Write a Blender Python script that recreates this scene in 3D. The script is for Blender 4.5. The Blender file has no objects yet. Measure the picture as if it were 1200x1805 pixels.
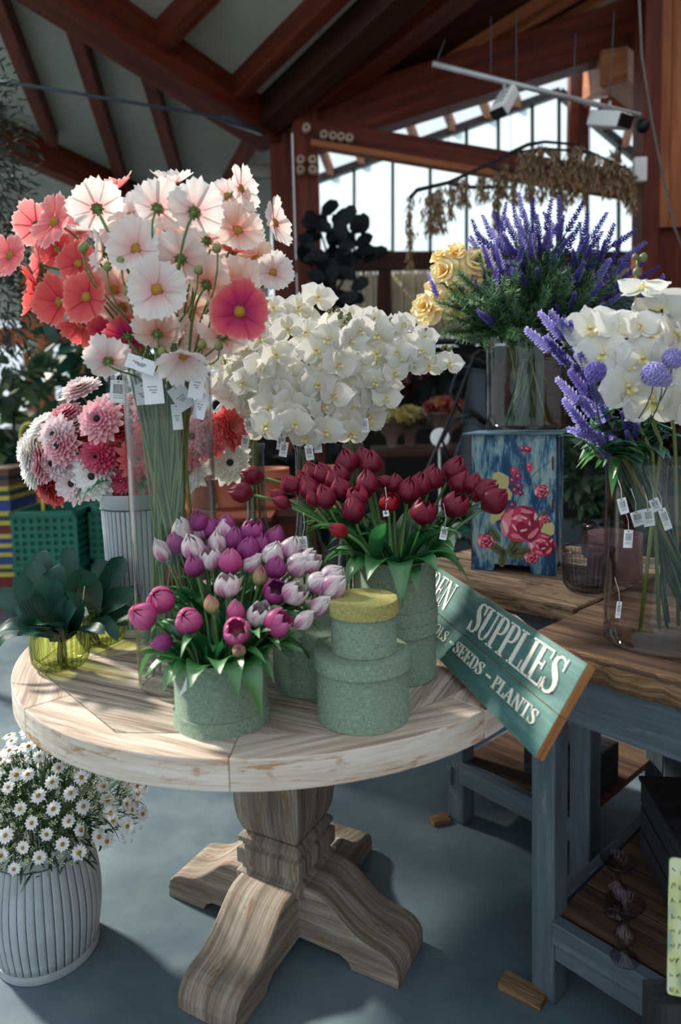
import bpy, bmesh, math, random
from mathutils import Vector, Matrix, Quaternion
random.seed(7)
PI = math.pi
sc = bpy.context.scene
COL = sc.collection

# ---------------------------------------------------------------- camera
F, CX, CY = 1200.0, 600.0, 820.0
PITCH, ROLL, CZ = .0885, -.0245, 1.331
cam_d = bpy.data.cameras.new('camera')
cam = bpy.data.objects.new('camera', cam_d)
COL.objects.link(cam)
sc.camera = cam
cam_d.sensor_fit = 'HORIZONTAL'
cam_d.sensor_width = 36.0
cam_d.lens = 36.0 * F / 1200.0
cam_d.shift_y = -(902.5 - CY) / 1200.0
cam_d.clip_start = .05
cam_d.clip_end = 200
cam.matrix_world = (Matrix.Translation((0, 0, CZ)) @ Matrix.Rotation(-PITCH, 4, 'X')
                    @ Matrix.Rotation(PI / 2, 4, 'X') @ Matrix.Rotation(ROLL, 4, 'Z'))
cam_d.dof.use_dof = True
cam_d.dof.focus_distance = 1.55
cam_d.dof.aperture_fstop = 3.4

# ---------------------------------------------------------------- light
world = bpy.data.worlds.new('World')
sc.world = world
world.use_nodes = True
wn = world.node_tree
bgn = wn.nodes['Background']
bgn.inputs['Color'].default_value = (.80, .91, 1.0, 1)
bgn.inputs['Strength'].default_value = .86
sun_d = bpy.data.lights.new('sun', 'SUN')
sun_d.energy = 5.8
sun_d.angle = math.radians(5)
sun_d.color = (1.0, .93, .82)
sun = bpy.data.objects.new('sun', sun_d)
COL.objects.link(sun)
SUN_DIR = Vector((.66, -.46, -.60)).normalized()      # the way the light travels
sun.rotation_euler = SUN_DIR.to_track_quat('-Z', 'Y').to_euler()
sc.view_settings.view_transform = 'Standard'
sc.view_settings.look = 'None'
sc.view_settings.exposure = 0.35
sc.view_settings.gamma = 1.0
sc.view_settings.use_curve_mapping = False

# ---------------------------------------------------------------- pixel -> point
def ray(px, py):
    x, y = px - CX, -(py - CY)
    c, s = math.cos(ROLL), math.sin(ROLL)
    x, y = c * x - s * y, s * x + c * y
    dx, dz = x / F, y / F
    cp, sp = math.cos(PITCH), math.sin(PITCH)
    return Vector((dx, cp + dz * sp, -sp + dz * cp))
O = Vector((0, 0, CZ))
def P(px, py, Y):
    d = ray(px, py); return O + d * (Y / d.y)
def G(px, py, Z):
    d = ray(px, py); return O + d * ((Z - CZ) / d.z)
def proj(p):
    x, y, z = p[0], p[1], p[2] - CZ
    cp, sp = math.cos(PITCH), math.sin(PITCH)
    yy = max(y * cp - z * sp, .01); zz = y * sp + z * cp
    u, v = F * x / yy, F * zz / yy
    c, s = math.cos(-ROLL), math.sin(-ROLL)
    return CX + c * u - s * v, CY - (s * u + c * v)

# ---------------------------------------------------------------- materials
def C(r, g, b):
    f = lambda c: (c / 255 / 12.92) if c / 255 <= .04045 else ((c / 255 + .055) / 1.055) ** 2.4
    return (f(r), f(g), f(b), 1)
def newmat(name):
    m = bpy.data.materials.new(name); m.use_nodes = True
    nt = m.node_tree; nt.nodes.clear()
    out = nt.nodes.new('ShaderNodeOutputMaterial')
    return m, nt, out
def ND(nt, t, **kw):
    n = nt.nodes.new(t)
    for k, v in kw.items():
        if k.startswith('i_'):
            n.inputs[k[2:].replace('_', ' ')].default_value = v
        else: setattr(n, k, v)
    return n
def ramp(nt, fac, stops):
    r = nt.nodes.new('ShaderNodeValToRGB'); e = r.color_ramp.elements
    e[0].position, e[0].color = stops[0]; e[1].position, e[1].color = stops[-1]
    for p, c in stops[1:-1]:
        k = e.new(p); k.color = c
    nt.links.new(fac, r.inputs[0]); return r.outputs[0]
def coords(nt, kind, scale):
    t = ND(nt, 'ShaderNodeTexCoord'); m = ND(nt, 'ShaderNodeMapping')
    m.inputs['Scale'].default_value = scale
    nt.links.new(t.outputs[kind], m.inputs[0]); return m.outputs[0]
def noise(nt, vec, scale=1, detail=3, rough=.55, dist=0):
    n = ND(nt, 'ShaderNodeTexNoise'); n.inputs['Scale'].default_value = scale
    n.inputs['Detail'].default_value = detail; n.inputs['Roughness'].default_value = rough
    n.inputs['Distortion'].default_value = dist
    nt.links.new(vec, n.inputs['Vector']); return n.outputs['Fac']
def mixc(nt, fac, a, b, mode='MIX'):
    n = ND(nt, 'ShaderNodeMix', data_type='RGBA', blend_type=mode)
    for s, v in ((0, fac), (6, a), (7, b)):
        if hasattr(v, 'links'): nt.links.new(v, n.inputs[s])
        else: n.inputs[s].default_value = v
    return n.outputs[2]
def principled(nt, out, col, rough=.6, metal=0, spec=.5, bump=None, bstr=.3, bdist=.002):
    b = ND(nt, 'ShaderNodeBsdfPrincipled')
    if hasattr(col, 'links'): nt.links.new(col, b.inputs['Base Color'])
    else: b.inputs['Base Color'].default_value = col
    if hasattr(rough, 'links'): nt.links.new(rough, b.inputs['Roughness'])
    else: b.inputs['Roughness'].default_value = rough
    b.inputs['Metallic'].default_value = metal
    b.inputs['Specular IOR Level'].default_value = spec
    if bump is not None:
        n = ND(nt, 'ShaderNodeBump'); n.inputs['Strength'].default_value = bstr; n.inputs['Distance'].default_value = bdist
        nt.links.new(bump, n.inputs['Height']); nt.links.new(n.outputs[0], b.inputs['Normal'])
    nt.links.new(b.outputs[0], out.inputs[0]); return b
def m_plain(name, col, rough=.6, metal=0, spec=.5, var=.12, scale=8):
    m, nt, out = newmat(name)
    v = noise(nt, coords(nt, 'Object', (scale,) * 3), 1, 4)
    dk = tuple(c * (1 - var * 2) for c in col[:3]) + (1,); lt = tuple(min(1, c * (1 + var)) for c in col[:3]) + (1,)
    principled(nt, out, ramp(nt, v, [(.3, dk), (.7, lt)]), rough, metal, spec); return m
def m_wood(name, stops, gl=2.5, gw=45, rough=.75, bstr=.5, patch=None, patch_amt=(.5, .6), dist=.6, bdist=.002):
    """grain runs along U, UVs are metres"""
    m, nt, out = newmat(name)
    g = noise(nt, coords(nt, 'UV', (gl, gw, 1)), 1, 6, .62, dist)
    f = noise(nt, coords(nt, 'UV', (gl * 4, gw * 7, 1)), 1, 3, .6, .2)
    mx = ND(nt, 'ShaderNodeMath', operation='MULTIPLY_ADD'); mx.inputs[1].default_value = .32
    nt.links.new(f, mx.inputs[0])
    sub = ND(nt, 'ShaderNodeMath', operation='MULTIPLY'); sub.inputs[1].default_value = .72
    nt.links.new(g, sub.inputs[0]); nt.links.new(sub.outputs[0], mx.inputs[2])
    h = mx.outputs[0]
    col = ramp(nt, h, stops)
    if patch:
        pn = noise(nt, coords(nt, 'UV', (9, 44, 1)), 1, 6, .7, .6)
        r = ramp(nt, pn, [(patch_amt[0], (0, 0, 0, 1)), (patch_amt[1], (1, 1, 1, 1))])
        col = mixc(nt, r, col, patch)
    principled(nt, out, col, rough, 0, .3, h, bstr, bdist); return m
def m_leafy(name, stops, axis='V', streak=.25, sscale=14, trans=.3, rough=.5, spec=.3, gloss=0.06, nstr=.35):
    """petal or leaf: colour along V of its UV, streaks across U, light passes through"""
    m, nt, out = newmat(name)
    t = ND(nt, 'ShaderNodeTexCoord'); s = ND(nt, 'ShaderNodeSeparateXYZ'); nt.links.new(t.outputs['UV'], s.inputs[0])
    base = ramp(nt, s.outputs[{'U': 0, 'V': 1}[axis]], stops)
    v = noise(nt, coords(nt, 'UV', (sscale, 1.2, 1)), 1, 2, .5)
    k = ramp(nt, v, [(.3, (1 - streak,) * 3 + (1,)), (.7, (1, 1, 1, 1))])
    col = mixc(nt, 1.0, base, k, 'MULTIPLY')
    d = ND(nt, 'ShaderNodeBsdfDiffuse'); tr = ND(nt, 'ShaderNodeBsdfTranslucent'); gl = ND(nt, 'ShaderNodeBsdfGlossy')
    gl.inputs['Roughness'].default_value = rough
    for n in (d, tr): nt.links.new(col, n.inputs['Color'])
    bp = ND(nt, 'ShaderNodeBump'); bp.inputs['Strength'].default_value = nstr; bp.inputs['Distance'].default_value = .002
    nt.links.new(v, bp.inputs['Height'])
    for n in (d, gl): nt.links.new(bp.outputs[0], n.inputs['Normal'])
    a = ND(nt, 'ShaderNodeMixShader'); a.inputs[0].default_value = trans
    nt.links.new(d.outputs[0], a.inputs[1]); nt.links.new(tr.outputs[0], a.inputs[2])
    b = ND(nt, 'ShaderNodeMixShader'); b.inputs[0].default_value = gloss
    nt.links.new(a.outputs[0], b.inputs[1]); nt.links.new(gl.outputs[0], b.inputs[2])
    nt.links.new(b.outputs[0], out.inputs[0]); return m
def m_glass(name, tint, ior=1.45, rough=.02, edge=.0, haze=None):
    """thin sheet glass: see-through with a Fresnel reflection"""
    m, nt, out = newmat(name)
    t = ND(nt, 'ShaderNodeBsdfTransparent')
    lw = ND(nt, 'ShaderNodeLayerWeight'); lw.inputs['Blend'].default_value = .35
    c = mixc(nt, lw.outputs['Facing'], tint, tuple(v * (1 - edge) for v in tint[:3]) + (1,))
    nt.links.new(c, t.inputs['Color'])
    g = ND(nt, 'ShaderNodeBsdfGlossy'); g.inputs['Roughness'].default_value = rough
    l2 = ND(nt, 'ShaderNodeLayerWeight'); l2.inputs['Blend'].default_value = .5
    pw = ND(nt, 'ShaderNodeMath', operation='POWER'); pw.inputs[1].default_value = 4.0; nt.links.new(l2.outputs['Facing'], pw.inputs[0])
    fr = ND(nt, 'ShaderNodeMath', operation='MULTIPLY_ADD'); fr.inputs[1].default_value = .6; fr.inputs[2].default_value = .035; nt.links.new(pw.outputs[0], fr.inputs[0])
    mx = ND(nt, 'ShaderNodeMixShader')
    nt.links.new(fr.outputs[0], mx.inputs[0]); nt.links.new(t.outputs[0], mx.inputs[1]); nt.links.new(g.outputs[0], mx.inputs[2])
    last = mx.outputs[0]
    if haze:
        d = ND(nt, 'ShaderNodeBsdfDiffuse'); d.inputs['Color'].default_value = haze
        m2 = ND(nt, 'ShaderNodeMixShader'); m2.inputs[0].default_value = .25
        nt.links.new(last, m2.inputs[1]); nt.links.new(d.outputs[0], m2.inputs[2]); last = m2.outputs[0]
    nt.links.new(last, out.inputs[0]); return m
def m_linen(name, a, b):
    m, nt, out = newmat(name)
    n1 = noise(nt, coords(nt, 'UV', (900, 90, 1)), 1, 2, .5); n2 = noise(nt, coords(nt, 'UV', (90, 900, 1)), 1, 2, .5)
    ad = ND(nt, 'ShaderNodeMath', operation='ADD'); nt.links.new(n1, ad.inputs[0]); nt.links.new(n2, ad.inputs[1])
    hf = ND(nt, 'ShaderNodeMath', operation='MULTIPLY'); hf.inputs[1].default_value = .5; nt.links.new(ad.outputs[0], hf.inputs[0])
    principled(nt, out, ramp(nt, hf.outputs[0], [(.38, a), (.64, b)]), .85, 0, .25, hf.outputs[0], .7, .0015); return m

# ---------------------------------------------------------------- mesh builder
class MB:
    def __init__(s): s.V, s.Fc, s.U, s.MI, s.S = [], [], [], [], []
    def face(s, idx, uvs, mi=0, sm=True): s.Fc.append(idx); s.U.append(uvs); s.MI.append(mi); s.S.append(sm)
    def grid(s, nu, nv, f, mi=0, M=None, uv=None, sm=True, wrap=False):
        b = len(s.V)
        for j in range(nv + 1):
            for i in range(nu + (0 if wrap else 1)):
                p = Vector(f(i / nu, j / nv)); s.V.append(M @ p if M else p)
        w = nu if wrap else nu + 1
        g = uv or (lambda u, v: (u, v))
        for j in range(nv):
            for i in range(nu):
                i2 = (i + 1) % w if wrap else i + 1
                s.face((b + j * w + i, b + j * w + i2, b + (j + 1) * w + i2, b + (j + 1) * w + i),
                       (g(i / nu, j / nv), g((i + 1) / nu, j / nv), g((i + 1) / nu, (j + 1) / nv), g(i / nu, (j + 1) / nv)), mi, sm)
    def tube(s, pts, r, n=6, mi=0, cap=True, sm=True, flat=1.0):
        pts = [Vector(p) for p in pts]; m = len(pts)
        rs = r if isinstance(r, (list, tuple)) else [r] * m
        t = (pts[1] - pts[0]).normalized()
        ax = Vector((0, 0, 1)) if abs(t.z) < .9 else Vector((1, 0, 0))
        nx = t.cross(ax).normalized(); b0 = len(s.V); L = 0; Ls = []
        for k, p in enumerate(pts):
            t2 = (pts[min(k + 1, m - 1)] - pts[max(k - 1, 0)]).normalized()
            nx = (nx - t2 * nx.dot(t2)).normalized(); ny = t2.cross(nx)
            if k: L += (p - pts[k - 1]).length
            Ls.append(L)
            for i in range(n):
                a = 2 * PI * i / n; s.V.append(p + (nx * math.cos(a) + ny * math.sin(a) * flat) * rs[k])
        for k in range(m - 1):
            for i in range(n):
                i2 = (i + 1) % n; c = 2 * PI * rs[k] / n
                s.face((b0 + k * n + i, b0 + k * n + i2, b0 + (k + 1) * n + i2, b0 + (k + 1) * n + i),
                       ((Ls[k], i * c), (Ls[k], (i + 1) * c), (Ls[k + 1], (i + 1) * c), (Ls[k + 1], i * c)), mi, sm)
        if cap:
            s.face(tuple(b0 + i for i in range(n))[::-1], ((0, 0),) * n, mi, False)
            s.face(tuple(b0 + (m - 1) * n + i for i in range(n)), ((0, 0),) * n, mi, False)
    def lathe(s, prof, n=48, mi=0, M=None, rib=None, sm=True):
        """prof: list of (r, z); a None breaks the smooth surface"""
        seg, cur = [], []
        for q in prof:
            if q is None: seg.append(cur); cur = [cur[-1]]
            else: cur.append(q)
        seg.append(cur)
        L = 0
        for sg in seg:
            Ls = [L]
            for a, b in zip(sg, sg[1:]): L += math.hypot(b[0] - a[0], b[1] - a[1]); Ls.append(L)
            k = len(sg) - 1
            if k < 1: continue
            rr = max(q[0] for q in sg)
            def f(u, v, sg=sg, k=k):
                r, z = sg[round(v * k)]; a = 2 * PI * u
                if rib: r = rib(r, z, a)
                return (r * math.cos(a), r * math.sin(a), z)
            def g(u, v, Ls=Ls, k=k, rr=rr): return (u * 2 * PI * rr, Ls[round(v * k)])
            s.grid(n, k, f, mi, M, g, sm, True)
    def box(s, c, size, R=None, mi=0, M=None):
        c = Vector(c); h = Vector(size) / 2; ax = max(range(3), key=lambda i: size[i]); off = random.random() * 7
        for a in range(3):
            for sg in (-1, 1):
                b_, c_ = (a + 1) % 3, (a + 2) % 3
                q = []
                for (x, y) in ((-1, -1), (1, -1), (1, 1), (-1, 1)):
                    v = Vector((0, 0, 0)); v[a] = sg * h[a]; v[b_] = x * h[b_]; v[c_] = y * h[c_]; q.append(v)
                if sg < 0: q = q[::-1]
                ua = ax if ax != a else b_
                va = [i for i in range(3) if i not in (a, ua)][0]
                uv = tuple((v[ua] + off, v[va] + off + a * .37) for v in q)
                k = len(s.V)
                for v in q:
                    w = c + (R @ v if R else v); s.V.append(M @ w if M else w)
                s.face((k, k + 1, k + 2, k + 3), uv, mi, False)
    def prism(s, poly, z0, z1, mi=0, M=None, uvrot=0, side=None):
        """poly counter-clockwise in XY"""
        n = len(poly); b = len(s.V); off = random.random() * 5
        cr, sr = math.cos(uvrot), math.sin(uvrot)
        uv = lambda p: (cr * p[0] + sr * p[1] + off, -sr * p[0] + cr * p[1] + off)
        for z in (z0, z1):
            for p in poly:
                v = Vector((p[0], p[1], z)); s.V.append(M @ v if M else v)
        s.face(tuple(b + i for i in range(n))[::-1], tuple(uv(p) for p in poly)[::-1], mi, False)
        s.face(tuple(b + n + i for i in range(n)), tuple(uv(p) for p in poly), mi, False)
        L = 0
        for i in range(n):
            j = (i + 1) % n; d = math.dist(poly[i], poly[j])
            s.face((b + i, b + j, b + n + j, b + n + i), ((L, z0 + off), (L + d, z0 + off), (L + d, z1 + off), (L, z1 + off)), mi if side is None else side, False)
            L += d
    def ball(s, c, r, n=8, m=6, mi=0, sc_=(1, 1, 1), M=None):
        c = Vector(c)
        s.grid(n, m, lambda u, v: c + Vector((math.cos(2 * PI * u) * math.sin(PI * v) * r * sc_[0], math.sin(2 * PI * u) * math.sin(PI * v) * r * sc_[1], -math.cos(PI * v) * r * sc_[2])), mi, M, None, True, True)
    def mesh(s, name, mats):
        me = bpy.data.meshes.new(name)
        me.from_pydata([tuple(v) for v in s.V], [], s.Fc)
        ul = me.uv_layers.new(name='UVMap')
        flat = [c for f in s.U for uv in f for c in uv]
        ul.data.foreach_set('uv', flat)
        me.polygons.foreach_set('material_index', s.MI)
        me.polygons.foreach_set('use_smooth', s.S)
        for m in (mats if isinstance(mats, (list, tuple)) else [mats]): me.materials.append(m)
        me.update(); return me
def link(name, me, parent=None, M=None):
    o = bpy.data.objects.new(name, me); COL.objects.link(o)
    if parent is not None: o.parent = parent
    if M is not None: o.matrix_local = M
    return o
def tag(o, label, cat, group=None, kind=None):
    if label: o['label'] = label
    if cat: o['category'] = cat
    if group: o['group'] = group
    if kind: o['kind'] = kind
    return o
def thing(name, loc, label, cat, group=None, rz=0):
    o = bpy.data.objects.new(name, None); COL.objects.link(o); o.empty_display_size = .02
    o.location = loc; o.rotation_euler = (0, 0, rz); return tag(o, label, cat, group)
def part(name, mb, mats, parent, bevel=0, world_space=True, label=None):
    """mb in world coordinates unless world_space is off"""
    me = mb.mesh(name, mats) if isinstance(mb, MB) else mb
    o = link(name, me, parent)
    if world_space and parent is not None:
        p = parent; M = Matrix.Identity(4)
        while p is not None:
            M = p.matrix_basis @ M; p = p.parent
        o.matrix_local = M.inverted()
    if bevel:
        b = o.modifiers.new('bevel', 'BEVEL'); b.width = bevel; b.segments = 2; b.limit_method = 'ANGLE'
        w = o.modifiers.new('weld', 'WELD'); w.merge_threshold = 1e-5
        o.modifiers.move(1, 0)
    if label: o['label'] = label
    return o
def solo(name, mb, mats, label, cat, group=None, bevel=0):
    o = part(name, mb, mats, None, bevel); return tag(o, label, cat, group)
def struct(name, mb, mats, bevel=0):
    o = part(name, mb, mats, None, bevel); o['kind'] = 'structure'; return o
def frame(pos, zdir, roll=0, s=1.0, up=None):
    z = Vector(zdir).normalized(); u = Vector(up) if up else (Vector((0, 0, 1)) if abs(z.z) < .95 else Vector((0, 1, 0)))
    x = u.cross(z).normalized(); y = z.cross(x)
    R = Matrix((x, y, z)).transposed().to_4x4()
    return Matrix.Translation(pos) @ R @ Matrix.Rotation(roll, 4, 'Z') @ Matrix.Scale(s, 4)
def bez(a, b, c, d, n=8):
    a, b, c, d = map(Vector, (a, b, c, d)); r = []
    for i in range(n + 1):
        t = i / n; q = 1 - t; r.append(a * q**3 + b * 3 * q*q*t + c * 3 * q*t*t + d * t**3)
    return r
def rnd(a, b): return random.uniform(a, b)
ORD = 'first second third fourth fifth sixth seventh eighth ninth tenth eleventh twelfth thirteenth fourteenth fifteenth sixteenth'.split()
REG = {}
def reg(o, key, base, where, pos):
    """remember a repeat; its label is completed from where it shows"""
    x, y = proj(pos); REG.setdefault(key, []).append((o, base, where, x, y))
def place_labels():
    for key, items in REG.items():
        kinds = {}
        for it in items: kinds.setdefault((it[1], it[2]), []).append(it)
        for (base, where), its in kinds.items():
            n = len(its)
            if n == 1: its[0][0]['label'] = (base + ' ' + where).strip(); continue
            rows = max(1, round(math.sqrt(n / 2.2))); rows = min(rows, 9)
            its.sort(key=lambda t: t[4]); per = math.ceil(n / rows)
            chunks = [its[i:i + per] for i in range(0, n, per)]; R = len(chunks)
            for ri, ch in enumerate(chunks):
                ch.sort(key=lambda t: t[3])
                row = '' if R == 1 else ('top row' if ri == 0 else 'bottom row' if ri == R - 1 else ('middle row' if R == 3 else ORD[ri] + ' row'))
                for ci, t in enumerate(ch):
                    c = 'leftmost' if ci == 0 else 'rightmost' if ci == len(ch) - 1 else ORD[min(ci, 15)] + ' from left'
                    if len(ch) == 1: c = ''
                    tail = ', '.join(q for q in (row, c) if q)
                    t[0]['label'] = f"{base} {where}".strip() + f", {tail}"
U2 = Vector((.67, -.742, 0)).normalized(); V2 = Vector((.742, .67, 0)).normalized()
def UVp(u, v, z): return U2 * u + V2 * v + Vector((0, 0, z))
RUV = Matrix((U2, V2, Vector((0, 0, 1)))).transposed()

# material library
WHITEWOOD = [(.25, C(92, 74, 64)), (.4, C(142, 122, 108)), (.5, C(178, 160, 144)), (.6, C(202, 188, 174)), (.75, C(218, 208, 198))]
M_top = m_wood('whitewashed_pine', WHITEWOOD, 2.2, 42, .7, .6)
M_topgrey = m_wood('weathered_pine', [(.3, C(88, 74, 66)), (.45, C(128, 112, 100)), (.55, C(168, 154, 140)), (.7, C(198, 188, 176))], 2, 60, .75, .8)
M_rim = m_wood('worn_rim', [(.3, C(150, 118, 88)), (.42, C(200, 184, 166)), (.6, C(222, 212, 200)), (.75, C(232, 226, 218))], 3, 34, .7, .6, C(178, 142, 106), (.54, .62))
M_ped = m_wood('pedestal_wood', [(.26, C(62, 52, 45)), (.4, C(96, 85, 75)), (.52, C(132, 121, 108)), (.64, C(168, 158, 145)), (.78, C(200, 193, 182))], 1.6, 26, .75, .6, C(122, 92, 66), (.56, .66), .15)
M_plank = m_wood('old_plank', [(.28, C(38, 28, 22)), (.42, C(86, 68, 52)), (.55, C(122, 102, 82)), (.7, C(158, 138, 116))], 1.8, 30, .8, 1.0, C(58, 44, 34), (.5, .62))
M_plankdark = m_wood('dark_old_plank', [(.28, C(28, 20, 17)), (.45, C(66, 48, 38)), (.6, C(98, 76, 58)), (.75, C(140, 112, 86))], 1.8, 28, .78, 1.0)
M_edge = m_wood('rough_edge', [(.3, C(36, 24, 16)), (.45, C(104, 78, 52)), (.58, C(150, 118, 84)), (.75, C(186, 156, 120))], 4, 70, .85, 1.6, None, dist=1.5, bdist=.006)
M_blue = m_wood('grey_blue_paint', [(.28, C(52, 62, 70)), (.45, C(76, 88, 96)), (.6, C(92, 104, 112)), (.8, C(122, 132, 138))], 2, 26, .6, .5, C(116, 124, 126), (.62, .7))
M_timber = m_wood('red_timber', [(.3, C(52, 19, 12)), (.5, C(92, 35, 20)), (.7, C(126, 54, 30))], 1, 14, .6, .2)
M_timberlight = m_wood('orange_timber', [(.3, C(112, 60, 34)), (.5, C(158, 92, 54)), (.7, C(190, 122, 78))], 1, 14, .6, .2)
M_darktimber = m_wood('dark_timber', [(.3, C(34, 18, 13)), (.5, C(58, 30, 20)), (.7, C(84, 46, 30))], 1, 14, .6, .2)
M_linen = m_linen('green_linen', C(92, 112, 98), C(152, 170, 146))
M_ceil = m_plain('ceiling_board', C(176, 176, 164), .9, var=.1, scale=1.2)
M_white = m_plain('white_plastic', C(226, 226, 222), .5, var=.04)
M_black = m_plain('black_metal', C(26, 28, 32), .5, .3)
M_dark = m_plain('dark_matter', C(22, 24, 24), .85)
M_vglass = m_glass('vase_glass', (.955, .97, .965, 1), 1.42, .02, .28)
M_vglass2 = m_glass('bottle_glass', (.86, .9, .87, 1), 1.45, .03, .45)
M_gglass = m_glass('green_glass', (.93, .975, .74, 1), 1.5, .04, .35)
M_bglass = m_glass('blue_tinted_glass', (.92, .94, .98, 1), 1.5, .03, .75)
M_pglass = m_glass('mauve_glass', (.86, .78, .85, 1), 1.5, .03, .4)
M_tag = m_plain('paper_tag', C(232, 234, 236), .8, var=.03)
M_ink = m_plain('ink', C(40, 42, 48), .8)
M_stem = m_leafy('green_stem', [(0, C(96, 128, 60)), (1, C(118, 150, 74))], streak=.3, trans=.1)
M_tstem = m_leafy('tulip_stem', [(0, C(96, 142, 72)), (1, C(156, 184, 112))], streak=.15, trans=.2)
M_darkstem = m_leafy('dark_stem', [(0, C(46, 84, 62)), (1, C(60, 96, 70))], streak=.3, trans=.1)
M_bamboo = m_leafy('olive_stem', [(0, C(120, 124, 58)), (1, C(136, 138, 74))], streak=.3, trans=.1)
M_tleaf = m_leafy('tulip_leaf', [(0, C(30, 92, 52)), (.5, C(44, 118, 62)), (1, C(90, 152, 82))], streak=.3, sscale=26, trans=.35, gloss=.1, rough=.35)
M_dleaf = m_leafy('deep_green_leaf', [(0, C(14, 50, 42)), (1, C(34, 84, 68))], streak=.35, sscale=18, trans=.12, gloss=.05, rough=.35, nstr=.8)
M_bush = m_leafy('bush_leaf', [(0, C(28, 52, 32)), (1, C(62, 92, 52))], streak=.2, trans=.3)
M_olive = m_leafy('olive_tree_leaf', [(0, C(26, 38, 34)), (1, C(48, 64, 54))], streak=.2, trans=.2)
M_teal = m_leafy('teal_leaf', [(0, C(66, 122, 106)), (1, C(108, 164, 146))], streak=.2, trans=.3)
M_lavleaf = m_leafy('lavender_leaf', [(0, C(44, 92, 62)), (1, C(112, 158, 100))], streak=.15, trans=.35)
M_lav = m_leafy('lavender_bloom', [(0, C(76, 62, 146)), (.6, C(110, 94, 196)), (1, C(164, 150, 228))], streak=.25, trans=.3)
M_lavl = m_leafy('pale_lavender_bloom', [(0, C(120, 112, 200)), (.6, C(160, 152, 226)), (1, C(214, 206, 246))], streak=.2, trans=.3)
M_yel = m_leafy('yellow_disc', [(0, C(172, 118, 30)), (1, C(232, 184, 60))], streak=.3, trans=.05)

# ================================================================ the setting
m, nt, out = newmat('painted_concrete')
v1 = noise(nt, coords(nt, 'Object', (1.3,) * 3), 1, 6, .6); v2 = noise(nt, coords(nt, 'Object', (9,) * 3), 1, 5, .7)
ad = ND(nt, 'ShaderNodeMath', operation='MULTIPLY_ADD'); ad.inputs[1].default_value = .35
nt.links.new(v2, ad.inputs[0]); nt.links.new(v1, ad.inputs[2])
colr = ramp(nt, ad.outputs[0], [(.45, C(70, 86, 96)), (.65, C(88, 105, 114)), (.85, C(110, 124, 130))])
scr = noise(nt, coords(nt, 'Object', (6, 60, 1)), 1, 2, .5, 2.0)
colr = mixc(nt, ramp(nt, scr, [(.74, (0, 0, 0, 1)), (.78, (.5, .5, .5, 1))]), colr, C(150, 160, 160))
principled(nt, out, colr, ramp(nt, v1, [(.3, (.28,) * 3 + (1,)), (.7, (.45,) * 3 + (1,))]), 0, .45, v2, .15, .002)
M_floor = m
b = MB(); b.box((0, 8, -.05), (30, 26, .1)); struct('floor', b, M_floor)

# ---- roof planes (world points on planes through known joints)
J = P(482, 232, 6.0); H0 = P(100, -20, 4.4)
def plane_hit(px, py, A, B, Cc):
    n = (B - A).cross(Cc - A); d = ray(px, py); return O + d * ((A - O).dot(n) / d.dot(n))
LP = (J, H0, P(45, 240, 6.3))
RP = (J, H0, P(700, -30, 4.6))
def roof(name, plane, pix, mat, th=.08, lift=0.0):
    n = (plane[1] - plane[0]).cross(plane[2] - plane[0]).normalized()
    if n.z < 0: n = -n
    b = MB(); q = [plane_hit(x, y, *plane) + n * lift for x, y in pix]
    k = len(q); b.V = q + [p + n * th for p in q]
    b.face(tuple(range(k)), tuple((p.x, p.y) for p in q), 0, False)
    b.face(tuple(range(k, 2 * k))[::-1], tuple((p.x, p.y) for p in q)[::-1], 0, False)
    for i in range(k):
        j = (i + 1) % k; b.face((i, j, k + j, k + i), ((0, 0), (1, 0), (1, .1), (0, .1)), 0, False)
    return struct(name, b, mat), n
def beam_mb(b, p1, p2, w, h, up=None, mi=0, roll=0):
    p1, p2 = Vector(p1), Vector(p2); d = (p2 - p1); L = d.length; x = d.normalized()
    z = Vector(up) if up else Vector((0, 0, 1))
    y = z.cross(x).normalized(); z = x.cross(y)
    R = Matrix((x, y, z)).transposed() @ Matrix.Rotation(roll, 3, 'X')
    b.box((p1 + p2) / 2, (L, w, h), R, mi)
def beam(name, p1, p2, w, h, mat=None, up=None, kind=True, bevel=.006):
    b = MB(); beam_mb(b, p1, p2, w, h, up)
    return struct(name, b, mat or M_timber, bevel) if kind else b
_, nL = roof('ceiling', LP, [(-75, -300), (100, -420), (100, -20), (482, 232), (470, 640), (-75, 560)], M_ceil, lift=.1)
_, nR = roof('ceiling', RP, [(60, -46), (-60, -420), (900, -420), (900, -150), (482, 232)], M_ceil, lift=.1)
t = 0
def raft(plane, n, a, c, w=.1, h=.16, mat=None):
    p1, p2 = plane_hit(*a, *plane), plane_hit(*c, *plane)
    t_ = beam('trim_rafter', p1 + n * 0.02, p2 + n * 0.02, w, h, mat, up=n); return t_
for a, c in (((-40, -90), (92, 250)), ((122, 20), (218, 330)), ((255, 110), (330, 375)), ((455, 230), (398, 330))): raft(LP, nL, a, c, .1, .14)
for a, c in (((268, 86), (375, -25)), ((410, 168), (640, -60))): raft(RP, nR, a, c, .11, .2)
raft(RP, nR, (468, 205), (790, -95), .2, .3, M_darktimber)
beam('trim_hip', plane_hit(30, -70, *LP), J, .26, .3, M_timber)
beam('trim_eave', plane_hit(-60, 205, *LP) , plane_hit(300, 372, *LP), .16, .34, M_timber, up=nL)
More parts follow.
